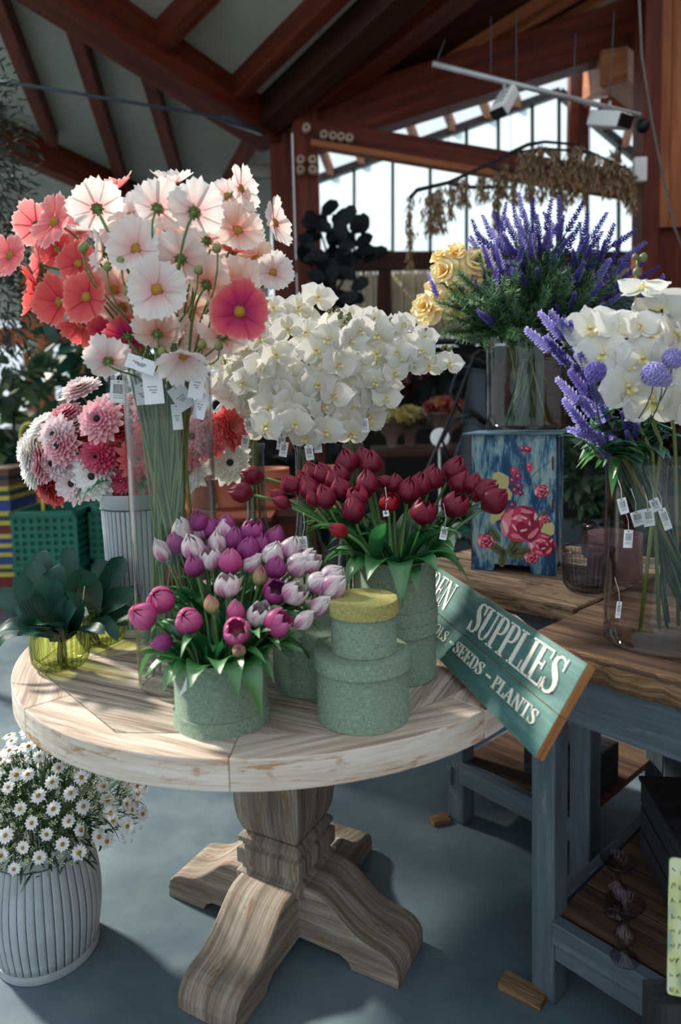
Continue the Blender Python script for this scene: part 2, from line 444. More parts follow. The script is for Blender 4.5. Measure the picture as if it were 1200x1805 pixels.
# dark lean-to roof over the middle, with its purlins
MP = (P(520, 212, 6.0), P(760, 30, 5.2), P(1130, 60, 7.0))
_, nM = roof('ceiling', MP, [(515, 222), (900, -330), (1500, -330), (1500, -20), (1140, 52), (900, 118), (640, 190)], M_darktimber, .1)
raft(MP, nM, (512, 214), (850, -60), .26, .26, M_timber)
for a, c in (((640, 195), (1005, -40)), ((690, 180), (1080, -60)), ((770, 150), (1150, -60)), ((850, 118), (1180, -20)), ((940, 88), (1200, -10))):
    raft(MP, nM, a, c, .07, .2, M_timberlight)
# main timber frame: post, upper and lower tie beams, bolts
b = MB()
for px, w in ((500, .18), (543, .2)):
    p = P(px, 400, 6.0 if px < 520 else 5.8); b.box((p.x, p.y, 1.95), (w, .24, 3.9))
struct('trim_post', b, M_timber, .01)
beam('trim_tie', P(548, 226, 5.85), P(1150, 38, 5.85) , .2, .38, M_timber)
beam('trim_brace', P(540, 234, 5.75), P(1160, 335, 5.75), .16, .17, M_timber)
beam('trim_brace', P(548, 254, 5.65), P(1150, 353, 5.65), .1, .05, M_timberlight)
b = MB()
for x, y in ((530, 281), (551, 281), (530, 299), (551, 299), (571, 237), (587, 239), (601, 241), (616, 243), (540, 225)):
    p = P(x, y, 5.6); M = frame(p, (0, -1, 0)); b.lathe([(.012, -.05), (.012, .014), None, (.012, .014), (.026, .014), None, (.034, .014), (.034, -.05)], 12, 0, M); b.lathe([(0, .004), (.02, .004), (.02, -.05)], 12, 1, M)
struct('trim_bolts', b, [m_plain('washer', C(176, 150, 130), .5, .4), M_black])
# right-hand post and boarded wall
p = P(1139, 250, 5.2); b = MB(); b.box((p.x, 5.2, 2.2), (.125, .2, 4.4)); struct('trim_post', b, M_timber, .008)
b = MB()
for k in range(5):
    x = P(1168, 250, 5.25).x + k * .115; b.box((x, 5.27, 3.6), (.11, .04, 2.0))
struct('wall_right', b, M_timberlight, .004)
b = MB(); x0 = P(1150, 250, 5.3).x; b.box((x0 + 1.2, 5.34, 2.2), (2.4, .06, 4.4)); struct('wall_right', b, M_timber)
# far gable: mullions, rails, frosted panes, sky strip with rafters above
YF = 8.0
pane = newmat('frosted_pane'); m, nt, out = pane
d = ND(nt, 'ShaderNodeBsdfTranslucent'); d.inputs['Color'].default_value = (.78, .84, .86, 1)
tp = ND(nt, 'ShaderNodeBsdfTransparent'); tp.inputs['Color'].default_value = (.85, .92, .95, 1)
vv = noise(nt, coords(nt, 'Object', (1.5,) * 3), 1, 3)
mx = ND(nt, 'ShaderNodeMixShader'); nt.links.new(ramp(nt, vv, [(.35, (.25,) * 3 + (1,)), (.7, (.6,) * 3 + (1,))]), mx.inputs[0])
nt.links.new(d.outputs[0], mx.inputs[1]); nt.links.new(tp.outputs[0], mx.inputs[2]); nt.links.new(mx.outputs[0], out.inputs[0])
M_pane = m
def gl(x):      # underside of the far gable rafter, in photograph rows
    return 322 + (x - 560) * (168 - 322) / (985 - 560) if x < 985 else 168 + (x - 985) * (285 - 168) / 140
muls = [560, 624, 692, 758, 822, 878, 938, 985, 1035, 1090, 1150]
n = 0
for a, c in zip(muls, muls[1:]):
    n += 1
    q = [P(a, 455, YF), P(c, 455, YF), P(c, gl(c) , YF), P(a, gl(a), YF)]
    b = MB(); b.V = q + [v + Vector((0, .01, 0)) for v in q]
    b.face((0, 1, 2, 3), ((0, 0), (1, 0), (1, 1), (0, 1)), 0, False); b.face((7, 6, 5, 4), ((0, 0), (1, 0), (1, 1), (0, 1)), 0, False)
    struct('window_%d' % n, b, M_pane)
b = MB()
for x in muls: beam_mb(b, P(x, 458, YF - .04), P(x, gl(x), YF - .04), .035, .035, up=(0, 1, 0))
beam_mb(b, P(555, 318, YF - .05), P(985, 163, YF - .05), .1, .08); beam_mb(b, P(985, 163, YF - .05), P(1150, 303, YF - .05), .1, .08)
struct('trim_mullions', b, m_plain('dark_frame', C(48, 50, 52), .6))
b = MB(); beam_mb(b, P(540, 458, YF - .1), P(1160, 458, YF - .1), .16, .16); struct('trim_sill', b, M_darktimber)
b = MB()
for x in (585, 640, 735, 800, 862, 915):
    yb = gl(x) - 4; beam_mb(b, P(x, yb, YF + .05), P(x - 22, yb - 58, YF - 1.0), .07, .1)
for x in (1030, 1062, 1100): beam_mb(b, P(x, gl(x) - 4, YF + .05), P(x + 16, gl(x) - 66, YF - 1.0), .07, .1)
struct('trim_glazing_bars', b, M_timberlight)
b = MB()
for x, w in ((1008, .1), (1016, .06), (1028, .07)): beam_mb(b, P(x, 270, YF - .25), P(x + 3, 125, YF - .25), w, w, up=(0, 1, 0))
struct('trim_king_post', b, M_timber)
b = MB(); beam_mb(b, P(1046, 150, 6.9), P(1082, 118, 5.6), .2, .26); beam_mb(b, P(1082, 118, 5.6), P(1130, 160, 6.2), .2, .26); beam_mb(b, P(1060, 195, 6.6), P(1130, 180, 6.4), .16, .16)
struct('trim_bracket', b, M_timberlight, .01)
# bamboo screen and low wall under the window
b = MB(); x = 560
while x < 1110:
    w = rnd(4.2, 7); p1 = P(x, 598, 7.2); p2 = P(x, 474, 7.2)
    if not 668 < x < 688: b.tube([p1, p2], w * 7.2 / F / 2 * .93, 6, 0)
    x += w
m_bam = m_wood('bamboo', [(.3, C(176, 162, 126)), (.5, C(222, 212, 180)), (.7, C(244, 238, 214))], 2, 10)
struct('wall_screen', b, m_bam)
b = MB(); pa, pb = P(540, 598, 7.26), P(1200, 470, 7.26); b.box(((pa.x + pb.x) / 2, 7.3, (pa.z + pb.z) / 2), (pb.x - pa.x, .03, pb.z - pa.z)); struct('wall_screen_back', b, M_darktimber)
b = MB(); pt = P(678, 530, 7.15); b.box((pt.x, 7.12, (P(678, 450, 7.1).z + P(678, 610, 7.1).z) / 2), (.13, .1, 1.0)); b.box((P(850, 465, 7.1).x, 7.1, P(678, 466, 7.1).z), (4.2, .09, .12)); struct('trim_screen_post', b, M_darktimber)
b = MB(); zt = P(700, 602, 6.9).z; b.box((2.1, 7.6, zt / 2), (6.0, .3, zt - .03)); struct('wall_back', b, m_plain('dark_wall', C(40, 38, 38), .9))
# left side beyond: low wall, orange posts
b = MB()
for px, y, z1, w in ((66, 9.0, 3.2, .3), (156, 9.2, 3.2, .3), (-60, 8.4, 3.0, .3)): q = P(px, 600, y); b.box((q.x, y, z1 / 2), (w, .25, z1))
b.box((-4.2, 9.3, 2.35), (7, .2, .22)); struct('trim_porch_posts', b, M_timberlight, .01)
b = MB(); b.box((-4.6, 10.6, .55), (8.0, .2, 1.1)); struct('wall_left', b, m_plain('stone_wall', C(92, 92, 86), .9, scale=4))
# hall roof and wall behind the photographer: daylight comes in from the left and from the gable
b = MB(); b.box((4.6, .6, 2.2), (.1, 9.4, 5.6)); struct('wall_side', b, M_timber)

# ================================================================ round table
TC = Vector((-.156, 1.686, 0)); TZ = .76; TR = .624
tb = thing('round_table', (TC.x, TC.y, 0), 'round whitewashed pine table on a turned square pedestal with four feet', 'table')
b = MB(); Mt = Matrix.Translation(TC); AP = .535; a0 = math.radians(-116)
octv = [(AP / math.cos(PI / 8) * math.cos(a0 + k * PI / 4), AP / math.cos(PI / 8) * math.sin(a0 + k * PI / 4)) for k in range(8)]
ga = .0007
for k in range(8):          # rim segments, mitred at the joints
    aj0 = a0 + PI / 8 + k * PI / 4; aj1 = aj0 + PI / 4
    inner = [(AP * math.cos(aj1 - ga), AP * math.sin(aj1 - ga)), (octv[(k + 1) % 8]), (AP * math.cos(aj0 + ga), AP * math.sin(aj0 + ga))]
    outer = [(TR * math.cos(aj0 + (aj1 - aj0) * i / 12 + (ga if i == 0 else -ga if i == 12 else 0)), TR * math.sin(aj0 + (aj1 - aj0) * i / 12 + (ga if i == 0 else -ga if i == 12 else 0))) for i in range(13)]
    b.prism(outer + inner, TZ - .057, TZ, 0, Mt, (aj0 + aj1) / 2 + PI / 2, side=1)
part('tabletop_rim', b, [M_top, M_rim], tb, .0025)
def clip(poly, nx, ny, d):
    r = []
    for i in range(len(poly)):
        p, q = poly[i], poly[(i + 1) % len(poly)]
        dp, dq = p[0] * nx + p[1] * ny - d, q[0] * nx + q[1] * ny - d
        if dp <= 0: r.append(p)
        if (dp < 0) != (dq < 0) and dp != dq:
            t_ = dp / (dp - dq); r.append((p[0] + (q[0] - p[0]) * t_, p[1] + (q[1] - p[1]) * t_))
    return r
b = MB(); ocs = [(x * .997, y * .997) for x, y in octv]
# four fields of boards meeting along diagonals
for q in range(4):
    aa = math.radians(-93 - 22.5 + 90 * q); gdir = aa + PI / 2 if q % 2 else aa + PI / 2
    gx, gy = math.cos(aa), math.sin(aa)
    sector = clip(clip(ocs, -math.cos(aa + PI / 4), -math.sin(aa + PI / 4), -.001), -math.cos(aa - PI / 4), -math.sin(aa - PI / 4), -.001)
    d0 = -.02
    while d0 < .62:
        w = rnd(.1, .15)
        pl = clip(clip(sector, gx, gy, d0 + w - .0012), -gx, -gy, -d0)
        if len(pl) > 2: b.prism(pl, TZ - .03, TZ - .0004, random.choice((0, 1)) if q != 0 else 1, Mt, aa + PI / 2)
        d0 += w
part('tabletop_board', b, [M_top, M_topgrey], tb, .001)
b = MB(); b.prism([(x * .99, y * .99) for x, y in octv], TZ - .05, TZ - .028, 0, Mt); part('underboard', b, M_dark, tb)
# pedestal, turned 31 degrees
RP_ = math.radians(62)
PC = Vector((-.162, 1.668, 0))
Mp = Matrix.Translation(PC) @ Matrix.Rotation(RP_, 4, 'Z')
def sqlathe(b, prof, M, mi=0, rnd_=.0):
    for (h0, z0), (h1, z1) in zip(prof, prof[1:]):
        for s in range(4):
            R = Matrix.Rotation(s * PI / 2, 4, 'Z'); k = len(b.V)
            for x, y, z in ((-h0, -h0, z0), (h0, -h0, z0), (h1, -h1, z1), (-h1, -h1, z1)): b.V.append(M @ (R @ Vector((x, y, z))))
            b.face((k, k + 1, k + 2, k + 3), ((z0 + s, -h0 + s), (z0 + s, h0 + s), (z1 + s, h1 + s), (z1 + s, -h1 + s)), mi, False)
bul = [(.058, TZ - .058), (.062, .66), (.072, .60), (.084, .54), (.093, .48), (.0965, .43), (.0965, .38), (.095, .34), (.09, .30), (.081, .272), (.072, .262)]
b = MB(); sqlathe(b, bul[::-1], Mp); part('baluster', b, M_ped, tb, .005)
b = MB()
sqlathe(b, [(.094, .145), (.094, .164), (.083, .170), (.083, .182), (.092, .186), (.092, .222), (.091, .226), (.081, .232), (.081, .238), (.089, .242), (.089, .254), (.078, .264), (.0, .264)], Mp)
part('plinth_moulding', b, M_ped, tb, .0015)
def foot(ang, name='foot'):
    b = MB(); M = Matrix.Translation(PC) @ Matrix.Rotation(ang, 4, 'Z')
    top = [(0, .186), (.105, .186), (.13, .184), (.15, .176), (.175, .158), (.20, .137), (.225, .119), (.25, .107), (.275, .100), (.30, .096), (.32, .088), (.335, .073), (.342, .054)]
    bot = [(.342, .024), (.22, .024), (.213, .04), (.19, .052), (0, .056)]
    poly = bot[::-1] + top[::-1]
    # profile in X-Z, extruded across Y
    k0 = len(b.V); hw = .079; prof = [(x, z) for x, z in (top + bot)]
    n = len(prof)
    for sy in (-1, 1):
        for x, z in prof: b.V.append(M @ Vector((x, sy * hw, z - .024)))
    b.face(tuple(k0 + i for i in range(n))[::1], tuple(prof), 0, False)
    b.face(tuple(k0 + n + i for i in range(n))[::-1], tuple(prof)[::-1], 0, False)
    L = 0
    for i in range(n):
        j = (i + 1) % n; d = math.dist(prof[i], prof[j])
        b.face((k0 + i, k0 + n + i, k0 + n + j, k0 + j), ((L, -hw), (L, hw), (L + d, hw), (L + d, -hw)), 0, False); L += d
    return part(name, b, M_ped, tb, .004)
for k in range(4): foot(RP_ + k * PI / 2)
b = MB(); sqlathe(b, [(.0, .035), (.0775, .035), (.0775, .156), (.0, .156)], Mp); part('cross_block', b, M_ped, tb, .003)
def shim(px, py, sz, rz, label):
    q = G(px, py, 0); b = MB(); b.box((q.x, q.y, sz[2] / 2), sz, Matrix.Rotation(rz, 3, 'Z')); return solo('wood_shim', b, M_edge, label, 'wedge', None, .001)
shim(648, 1682, (.10, .055, .016), -.25, 'small wooden wedge under the right foot of the round table')

# ================================================================ side tables
SZ = .815
def worktable(label, u0, u1, v0, v1, corner_legs, planks, aprons, shelf=None, topm=M_plank, roughv=None):
    c = UVp((u0 + u1) / 2, (v0 + v1) / 2, 0); t = thing('work_table', c, label, 'table')
    R = RUV.to_4x4()
    b = MB(); w = (v1 - v0) / planks
    for k in range(planks):
        du = rnd(-.006, .006); b.box(UVp((u0 + u1) / 2 + du, v0 + w * (k + .5), SZ - .024), (u1 - u0, w - .003, .048 + rnd(-.003, .002)), RUV)
    part('tabletop', b, topm, t, .006)
    return t
# back table: u -1.45..-.81, v 1.53..2.2
bt = worktable('grey-blue work table with plank top behind, carrying the floral cabinet', -1.46, -.835, 1.525, 2.2, None, 3, None)
ft = worktable('grey-blue work table with thick dark plank top in front, carrying the large glass vase', -.825, .55, 1.235, 2.05, None, 3, None, topm=M_plankdark)
# rough worn front edge of the near table
b = MB()
def fe(u, v):
    uu = -.825 + u * 1.375; rr = math.sin(uu * 47) * .004 + math.sin(uu * 113 + 2) * .003
    prof = [(1.262, SZ + .0015), (1.238 + rr, SZ - .002), (1.222 + rr, SZ - .016), (1.228 + rr * .6, SZ - .032), (1.24 + rr, SZ - .048), (1.262, SZ - .050)]
    q = prof[round(v * 5)]; return UVp(uu, q[0], q[1] + rr * .4)
b.grid(140, 5, fe, 0, None, lambda u, v: (u * 1.375, v * .08))
part('tabletop_edge', b, M_edge, ft)
def leg(t, u, v, w=.058, h=SZ - .048, z0=0):
    b = MB(); b.box(UVp(u, v, z0 + (h - z0) / 2), (w, w, h - z0), RUV); return part('leg', b, M_blue, t, .005)
def rail(t, ua, va, ub, vb, z, hgt, th=.022, name='rail', mat=None):
    b = MB(); beam_mb(b, UVp(ua, va, z), UVp(ub, vb, z), th, hgt); return part(name, b, mat or M_blue, t, .003)
for u, v in ((-.763, 1.285), (.45, 1.285), (-.763, 1.98), (.45, 1.98)): leg(ft, u, v)
rail(ft, -.74, 1.262, .5, 1.262, SZ - .048 - .052, .104, name='apron'); rail(ft, -.80, 1.99, .5, 1.99, SZ - .1, .104, name='apron')
rail(ft, -.775, 1.31, -.775, 2.0, SZ - .1, .104, name='apron')
rail(ft, -.735, 1.262, .42, 1.262, .178, .052, .03); rail(ft, -.735, 1.275, .42, 1.275, .128, .044, .03); rail(ft, -.765, 1.31, -.765, 1.95, .17, .06, .024); rail(ft, -.735, 1.98, .42, 1.98, .15, .06)
b = MB()
for k in range(5): b.box(UVp(-.165, 1.352 + k * .13, .19), (1.16, .127, .02), RUV)
part('lower_shelf', b, M_plankdark, ft, .002)
for u, v in ((-1.30, 1.66), (-.868, 1.64), (-1.315, 2.1), (-.868, 2.1)): leg(bt, u, v, .06)
rail(bt, -1.27, 1.65, -.84, 1.64, SZ - .1, .104, name='apron'); rail(bt, -1.31, 1.69, -1.31, 2.12, SZ - .1, .104, name='apron')
rail(bt, -1.28, 1.64, -.88, 1.625, .172, .07, .03); rail(bt, -1.32, 1.62, -1.32, 2.1, .15, .06)
b = MB()
for k in range(4): b.box(UVp(-1.09, 1.715 + k * .115, .19), (.42, .112, .02), RUV)
part('lower_shelf', b, M_plankdark, bt, .002)
shim(921, 1752, (.10, .045, .018), math.radians(-38), 'wooden wedge beside the near leg of the front work table')
shim(775, 1448, (.06, .04, .014), .3, 'wooden wedge under the far left leg of the back work table')

# ================================================================ green hat boxes
def hatbox(x, y, z, r, h, label, lid='top', bandm=None, open_=False):
    t = thing('hat_box', (x, y, z), label, 'box', None); M = Matrix.Translation((x, y, z)); bh = .0265; k = .0038
    b = MB()
    if open_:
        b.lathe([(0, .002), (r, .002), None, (r, .002), (r, h), None, (r, h), (r - .003, h), None, (r - .003, h), (r - .003, h - .06), None, (r - .003, h - .06), (0, h - .06)], 96, 0, M)
    else: b.lathe([(0, .001), (r, .001), None, (r, .001), (r, h - .003), None, (r, h - .003), (0, h - .003)], 96, 0, M)
    part('box_body', b, M_linen, t)
    if lid:
        b = MB()
        if lid == 'top': b.lathe([(r, h - bh), (r + k, h - bh), None, (r + k, h - bh), (r + k, h - .002), (r + k - .0015, h), None, (r + k - .0015, h), (0, h)], 96, 0, M)
        else: b.lathe([(0, 0), (r + k, 0), None, (r + k, 0), (r + k, bh - .001), (r + k - .001, bh), None, (r + k - .001, bh), (r, bh)], 96, 0, M)
        part('lid', b, bandm or M_linen, t)
    return t
M_linen2 = m_linen('olive_linen', C(122, 118, 62), C(178, 172, 112))
hatbox(-.23, 1.216, TZ, .0846, .127, 'green linen hat box standing in its lid, filled with purple and white tulips', 'bottom', open_=True)
hatbox(.031, 1.214, TZ, .0846, .124, 'wide green linen hat box with lid at the table front, carrying a smaller one')
hatbox(.035, 1.216, TZ + .124, .0603, .096, 'small green linen hat box with olive lid, topmost of its stack', bandm=M_linen2)
hatbox(-.064, 1.366, TZ, .0846, .124, 'lidded green linen hat box in shade behind the purple tulips')
hatbox(.112, 1.405, TZ, .0805, .125, 'lidded green linen hat box carrying the box of dark red tulips')
hatbox(.112, 1.405, TZ + .125, .0815, .127, 'green linen hat box set in its lid, filled with dark red tulips', 'bottom', open_=True)

# ================================================================ glass vases and tumblers
def vase(name, x, y, z, r, h, label, cat, mat, base=.02, flare=0, rib=None, n=64, th=.003):
    b = MB()
    f = rib
    pr = [(0, .0), (r - .006, .0), (r, .008), None, (r, .008)] + [(r + flare * k / 6, .008 + (h - .008) * k / 6) for k in range(1, 7)] + [None, (r + flare, h), (r + flare - th, h), None, (r + flare - th, h)] + [(r - th + flare * (1 - k / 6), h + (base - h) * k / 6) for k in range(1, 7)] + [None, (r - th, base), (0, base - .003)]
    b.lathe(pr, n, 0, Matrix.Translation((x, y, z)), f)
    o = part(name, b, mat, None); o['label'] = label; o['category'] = cat; return o
vase('glass_vase', -.345, 1.385, TZ, .0865, .645, 'tall clear glass cylinder vase holding the cosmos flowers', 'vase', M_vglass, .014, .001)
vase('glass_vase', .672, 1.405, SZ, .116, .385, 'wide clear glass cylinder vase holding orchids and lavender sprays', 'vase', M_vglass, .022)
lv = P(934, 752, 2.14)
def ribs(n, a, z0=.006, z1=9): return lambda r, z, t: r + (a * (abs(math.cos(t * n / 2)) - .5) if r > .02 and z0 < z < z1 else 0)
def tumbler(x, y, z, r, h, label, mat):
    t = thing('ribbed_tumbler', (x, y, z), label, 'glass'); M = Matrix.Translation((x, y, z)); b = MB(); rb = ribs(32, .0032, .004, h - .012)
    pr = [(0, .002), (r * .62, .0), (r * .84, .005), (r * .95, .018), (r * .985, .035), (r, h * .6), (r * 1.01, h - .012), (r * 1.015, h - .004), (r * 1.0, h), (r * .97, h - .003), (r * .95, h - .012), (r * .93, h * .5), (r * .88, .03), (r * .7, .016), (0, .012)]
    b.lathe(pr, 128, 0, M, rb)
    for k in range(32):
        a = 2 * PI * k / 32; b.tube([M @ Vector((q * r * math.cos(a), q * r * math.sin(a), zz)) for q, zz in ((.84, .006), (.955, .018), (.99, .035), (1.005, h * .6), (1.015, h - .014))], [.0012, .0022, .0024, .0024, .0014], 6)
    part('bowl', b, mat, t)
    b = MB(); b.lathe([(r * 1.0, h - .004), (r * 1.03, h - .002), (r * 1.03, h + .002), (r * 1.0, h + .004), (r * .965, h + .002), (r * .965, h - .002), (r * 1.0, h - .004)], 64, 0, M); part('rim', b, mat, t)
    return t
tumbler(-.64, 1.49, TZ, .062, .108, 'lime green ribbed glass pot in front, holding the leafy orchid plant', M_gglass)
tumbler(-.60, 1.635, TZ, .056, .10, 'lime green ribbed glass pot standing behind the other green glass', M_gglass)
g = G(1034, 1040, SZ); tumbler(g.x + .004, g.y, SZ, .066, .115, 'clear blue-tinted ribbed glass tumbler beside the floral cabinet', M_bglass)
g = G(1062, 985, SZ); tumbler(g.x, g.y + .0, SZ, .066, .115, 'blue-tinted ribbed tumbler standing behind the mauve jar', M_bglass)
g = G(1090, 1022, SZ); M = Matrix.Translation((g.x, g.y + .03, SZ)); b = MB()
b.lathe([(0, 0), (.07, 0), None, (.07, 0), (.075, .01), (.075, .13), None, (.075, .13), (.07, .13), None, (.07, .13), (.07, .1), None, (.07, .1), (0, .1)], 64, 0, M, lambda r, z, a: r + (.0012 * math.sin(z * 900) if r > .072 else 0))
solo('candle_jar', b, m_plain('mauve_ceramic', C(134, 98, 100), .6, scale=20), 'mauve ridged jar behind the large glass vase', 'jar')
# ribbed zinc planters
M_zinc = m_plain('whitened_zinc', C(176, 184, 188), .6, .15, .4, .1, 12)
M_zincdk = m_plain('zinc_groove', C(70, 84, 92), .6, .2)
def planter(x, y, z, rb, rt, h, label, bulge=.0, nr=44):
    t = thing('zinc_planter', (x, y, z), label, 'planter'); M = Matrix.Translation((x, y, z))
    rad = lambda q: rb + (rt - rb) * q + bulge * math.sin(PI * q)
    b = MB(); bb = .085 * h / .36 if h < .33 else .02; bb = .022
    b.lathe([(0, .002), (rad(0), 0), (rad(0) + .002, .003), (rad(0) + .002, bb), None, (rad(0) + .002, bb), (rad(0) - .004, bb)], 64, 0, M); part('base_band', b, M_zinc, t)
    b = MB(); pr = [(rad(0) - .004, bb - .001)] + [(rad(q / 12), bb + (h - .036 - bb) * q / 12) for q in range(13)]
    def rf(r, z, a):
        s = (a * nr / (2 * PI)) % 1.0; return r - (.0035 * max(0, 1 - abs(s - .5) / .16))
    b.lathe(pr, nr * 8, 0, M, rf); part('ribbed_wall', b, [M_zinc], t)
    b = MB()
    for k in range(nr):
        a = 2 * PI * (k + .5) / nr; pts = [M @ Vector(((rad(q / 8) - .0022) * math.cos(a), (rad(q / 8) - .0022) * math.sin(a), bb + (h - .04 - bb) * q / 8)) for q in range(9)]; b.tube(pts, .0011, 4)
    gr = part('wall_grooves', b, M_zincdk, t); gr['kind'] = 'stuff'
    b = MB(); b.lathe([(rad(1) - .002, h - .037), (rad(1) + .0015, h - .034), (rad(1) + .001, h - .004), (rad(1) + .003, h), (rad(1), h + .002), (rad(1) - .003, h), (rad(1) - .004, h - .03), None, (rad(1) - .004, h - .03), (0, h - .03)], 64, 0, M)
    b.lathe([(rad(1) + .0012, h - .038), (rad(1) + .0035, h - .036), (rad(1) + .0012, h - .034)], 64, 1, M); part('rim_band', b, [M_zinc, M_zincdk], t)
    return t
planter(-.525, 1.745, TZ, .083, .092, .36, 'tall whitened zinc planter on the round table under the zinnias')
BK = Vector((-.757, 1.59, 0))
planter(BK.x, BK.y, 0, .118, .112, .31, 'ribbed whitened zinc tub of daisies on the floor', .016, 40)

# ================================================================ the sign
A_, B_ = G(757, 1145, TZ + .014), G(942, 1335, TZ + .014)
su = (B_ - A_).normalized(); d = ray(1035, 1170); Cq = O + d * (((B_ - O).dot(su)) / d.dot(su))
sw = (Cq - B_); SWD = sw.length; sw = sw.normalized(); sn = su.cross(sw).normalized()
if sn.y > 0 or sn.dot(O - B_) < 0: sn = -sn
SL = .95
sg = thing('garden_sign', B_, 'green painted plank sign with white letters leaning between the tables', 'sign')
MS = Matrix((su, sw, sn)).transposed().to_4x4(); MS.translation = B_      # x along (0 at right end, negative to the left), y up, z out
M_sign = m_wood('sign_green', [(.25, C(40, 74, 74)), (.42, C(60, 98, 96)), (.58, C(82, 120, 114)), (.76, C(116, 146, 134))], 2, 18, .55, .4, C(58, 96, 92), (.5, .7))
M_raw = m_wood('raw_wood_edge', [(.3, C(112, 70, 36)), (.5, C(150, 100, 58)), (.7, C(186, 138, 88))], 3, 40)
b = MB()
TH = .018
for y0, y1 in ((0, SWD * .445), (SWD * .45, SWD)): b.box((-SL / 2, (y0 + y1) / 2, -TH / 2), (SL, y1 - y0, TH), None, 0, MS)
o = part('plank_board', b, [M_sign, M_raw], sg, .0012)
for f in o.data.polygons:
    if f.normal.dot(sn) < .9: f.material_index = 1
def LET(ch):
    r = []
    def rc(a, b_, c, d_): r.append([(a, b_), (c, b_), (c, d_), (a, d_)])
    def arc(cx, cy, rx, ry, a0, a1, tmax, tmin=.055, n=10):
        pts = []
        for i in range(n + 1):
            a = math.radians(a0 + (a1 - a0) * i / n); w = tmin + (tmax - tmin) * abs(math.cos(a)) ** 1.6
            pts.append(((cx + (rx) * math.cos(a), cy + (ry) * math.sin(a)), (cx + (rx - w) * math.cos(a), cy + (ry - .055) * math.sin(a))))
        for p, q in zip(pts, pts[1:]): r.append([p[0], q[0], q[1], p[1]])
    def ln(x0, y0, x1, y1, w): r.append([(x0 - w / 2, y0), (x0 + w / 2, y0), (x1 + w / 2, y1), (x1 - w / 2, y1)])
    S = .05; T = .15; t = .06
    def ser(x, y, w=.3): rc(x - w / 2, y, x + w / 2, y + S)
    if ch == 'E': rc(.1, 0, .1 + T, 1); rc(0, 0, .66, S); rc(0, 1 - S, .62, 1); rc(.2, .49, .48, .54); rc(.44, .4, .48, .64); rc(.58, .76, .62, 1); rc(.62, 0, .66, .27); W = .7
    elif ch == 'N': rc(.1, 0, .1 + t, 1); rc(.68, 0, .68 + t, 1); ln(.14, 1, .68, 0, T + .03); ser(.13, 0, .26); ser(.71, 1 - S, .26); rc(0, 1 - S, .2, 1); W = .86
    elif ch == 'L': rc(.1, 0, .1 + T, 1); rc(0, 0, .62, S); ser(.17, 1 - S, .36); rc(.58, 0, .62, .3); W = .64
    elif ch == 'I': rc(.1, 0, .1 + T, 1); ser(.175, 0, .35); ser(.175, 1 - S, .35); W = .38
    elif ch == 'P': rc(.1, 0, .1 + T, 1); ser(.17, 0, .36); rc(0, 1 - S, .36, 1); rc(.24, .46, .36, .46 + S); arc(.36, .73, .26, .27, -90, 90, .13); W = .64
    elif ch == 'R': rc(.1, 0, .1 + T, 1); ser(.17, 0, .36); rc(0, 1 - S, .36, 1); rc(.24, .48, .36, .48 + S); arc(.36, .74, .26, .26, -90, 90, .13); ln(.64, 0, .38, .5, T); ser(.68, 0, .24); W = .78
    elif ch == 'D': rc(.1, 0, .1 + T, 1); rc(0, 0, .36, S); rc(0, 1 - S, .36, 1); arc(.36, .5, .38, .5, -90, 90, .15, n=14); W = .78
    elif ch == 'O': arc(.38, .5, .38, .5, 0, 360, .15, n=28); W = .78
    elif ch == 'G': arc(.38, .5, .38, .5, 45, 330, .15, n=22); rc(.58, .05, .58 + T * .9, .42); ser(.62, .42, .28); W = .8
    elif ch == 'U': rc(.1, .28, .1 + T, 1); rc(.58, .28, .58 + t, 1); arc(.37, .3, .27, .3, 180, 360, .1); ser(.17, 1 - S, .34); ser(.61, 1 - S, .24); W = .76
    elif ch == 'A': ln(.08, 0, .38, 1, t); ln(.66, 0, .38, 1, T); rc(.2, .32, .52, .32 + S); ser(.09, 0, .22); ser(.67, 0, .28); W = .8
    elif ch == 'T': rc(.28, 0, .28 + T, 1); ser(.355, 0, .34); rc(.02, 1 - S, .7, 1); rc(.02, .74, .06, 1); rc(.66, .74, .7, 1); W = .72
    elif ch == 'S':
        pts = [(.5, .80, .045), (.46, .91, .05), (.36, .96, .05), (.25, .965, .06), (.15, .92, .1), (.11, .82, .13), (.13, .71, .155), (.22, .61, .17), (.33, .51, .18), (.43, .41, .17), (.485, .30, .15), (.485, .18, .13), (.43, .08, .09), (.32, .03, .055), (.2, .035, .05), (.11, .1, .05), (.07, .22, .045)]
        e = []
        for i, (x, y, w) in enumerate(pts):
            a, c = pts[max(i - 1, 0)], pts[min(i + 1, len(pts) - 1)]
            dx, dy = c[0] - a[0], c[1] - a[1]; l = math.hypot(dx, dy); e.append(((x - dy / l * w / 2, y + dx / l * w / 2), (x + dy / l * w / 2, y - dx / l * w / 2)))
        for p, q in zip(e, e[1:]): r.append([p[0], p[1], q[1], q[0]])
        rc(.51, .68, .55, 1.0); rc(.03, 0, .07, .32); W = .6
    elif ch == '-': rc(.04, .38, .26, .56); rc(.36, .38, .58, .56); W = .66
    else: W = .3
    return r, W
def area(p): return sum(p[i][0] * p[(i + 1) % len(p)][1] - p[(i + 1) % len(p)][0] * p[i][1] for i in range(len(p)))
M_let = m_plain('cream_letter', C(226, 222, 206), .5, var=.06, scale=60); M_rust = m_plain('rusty_pin', C(120, 76, 36), .6, .5)
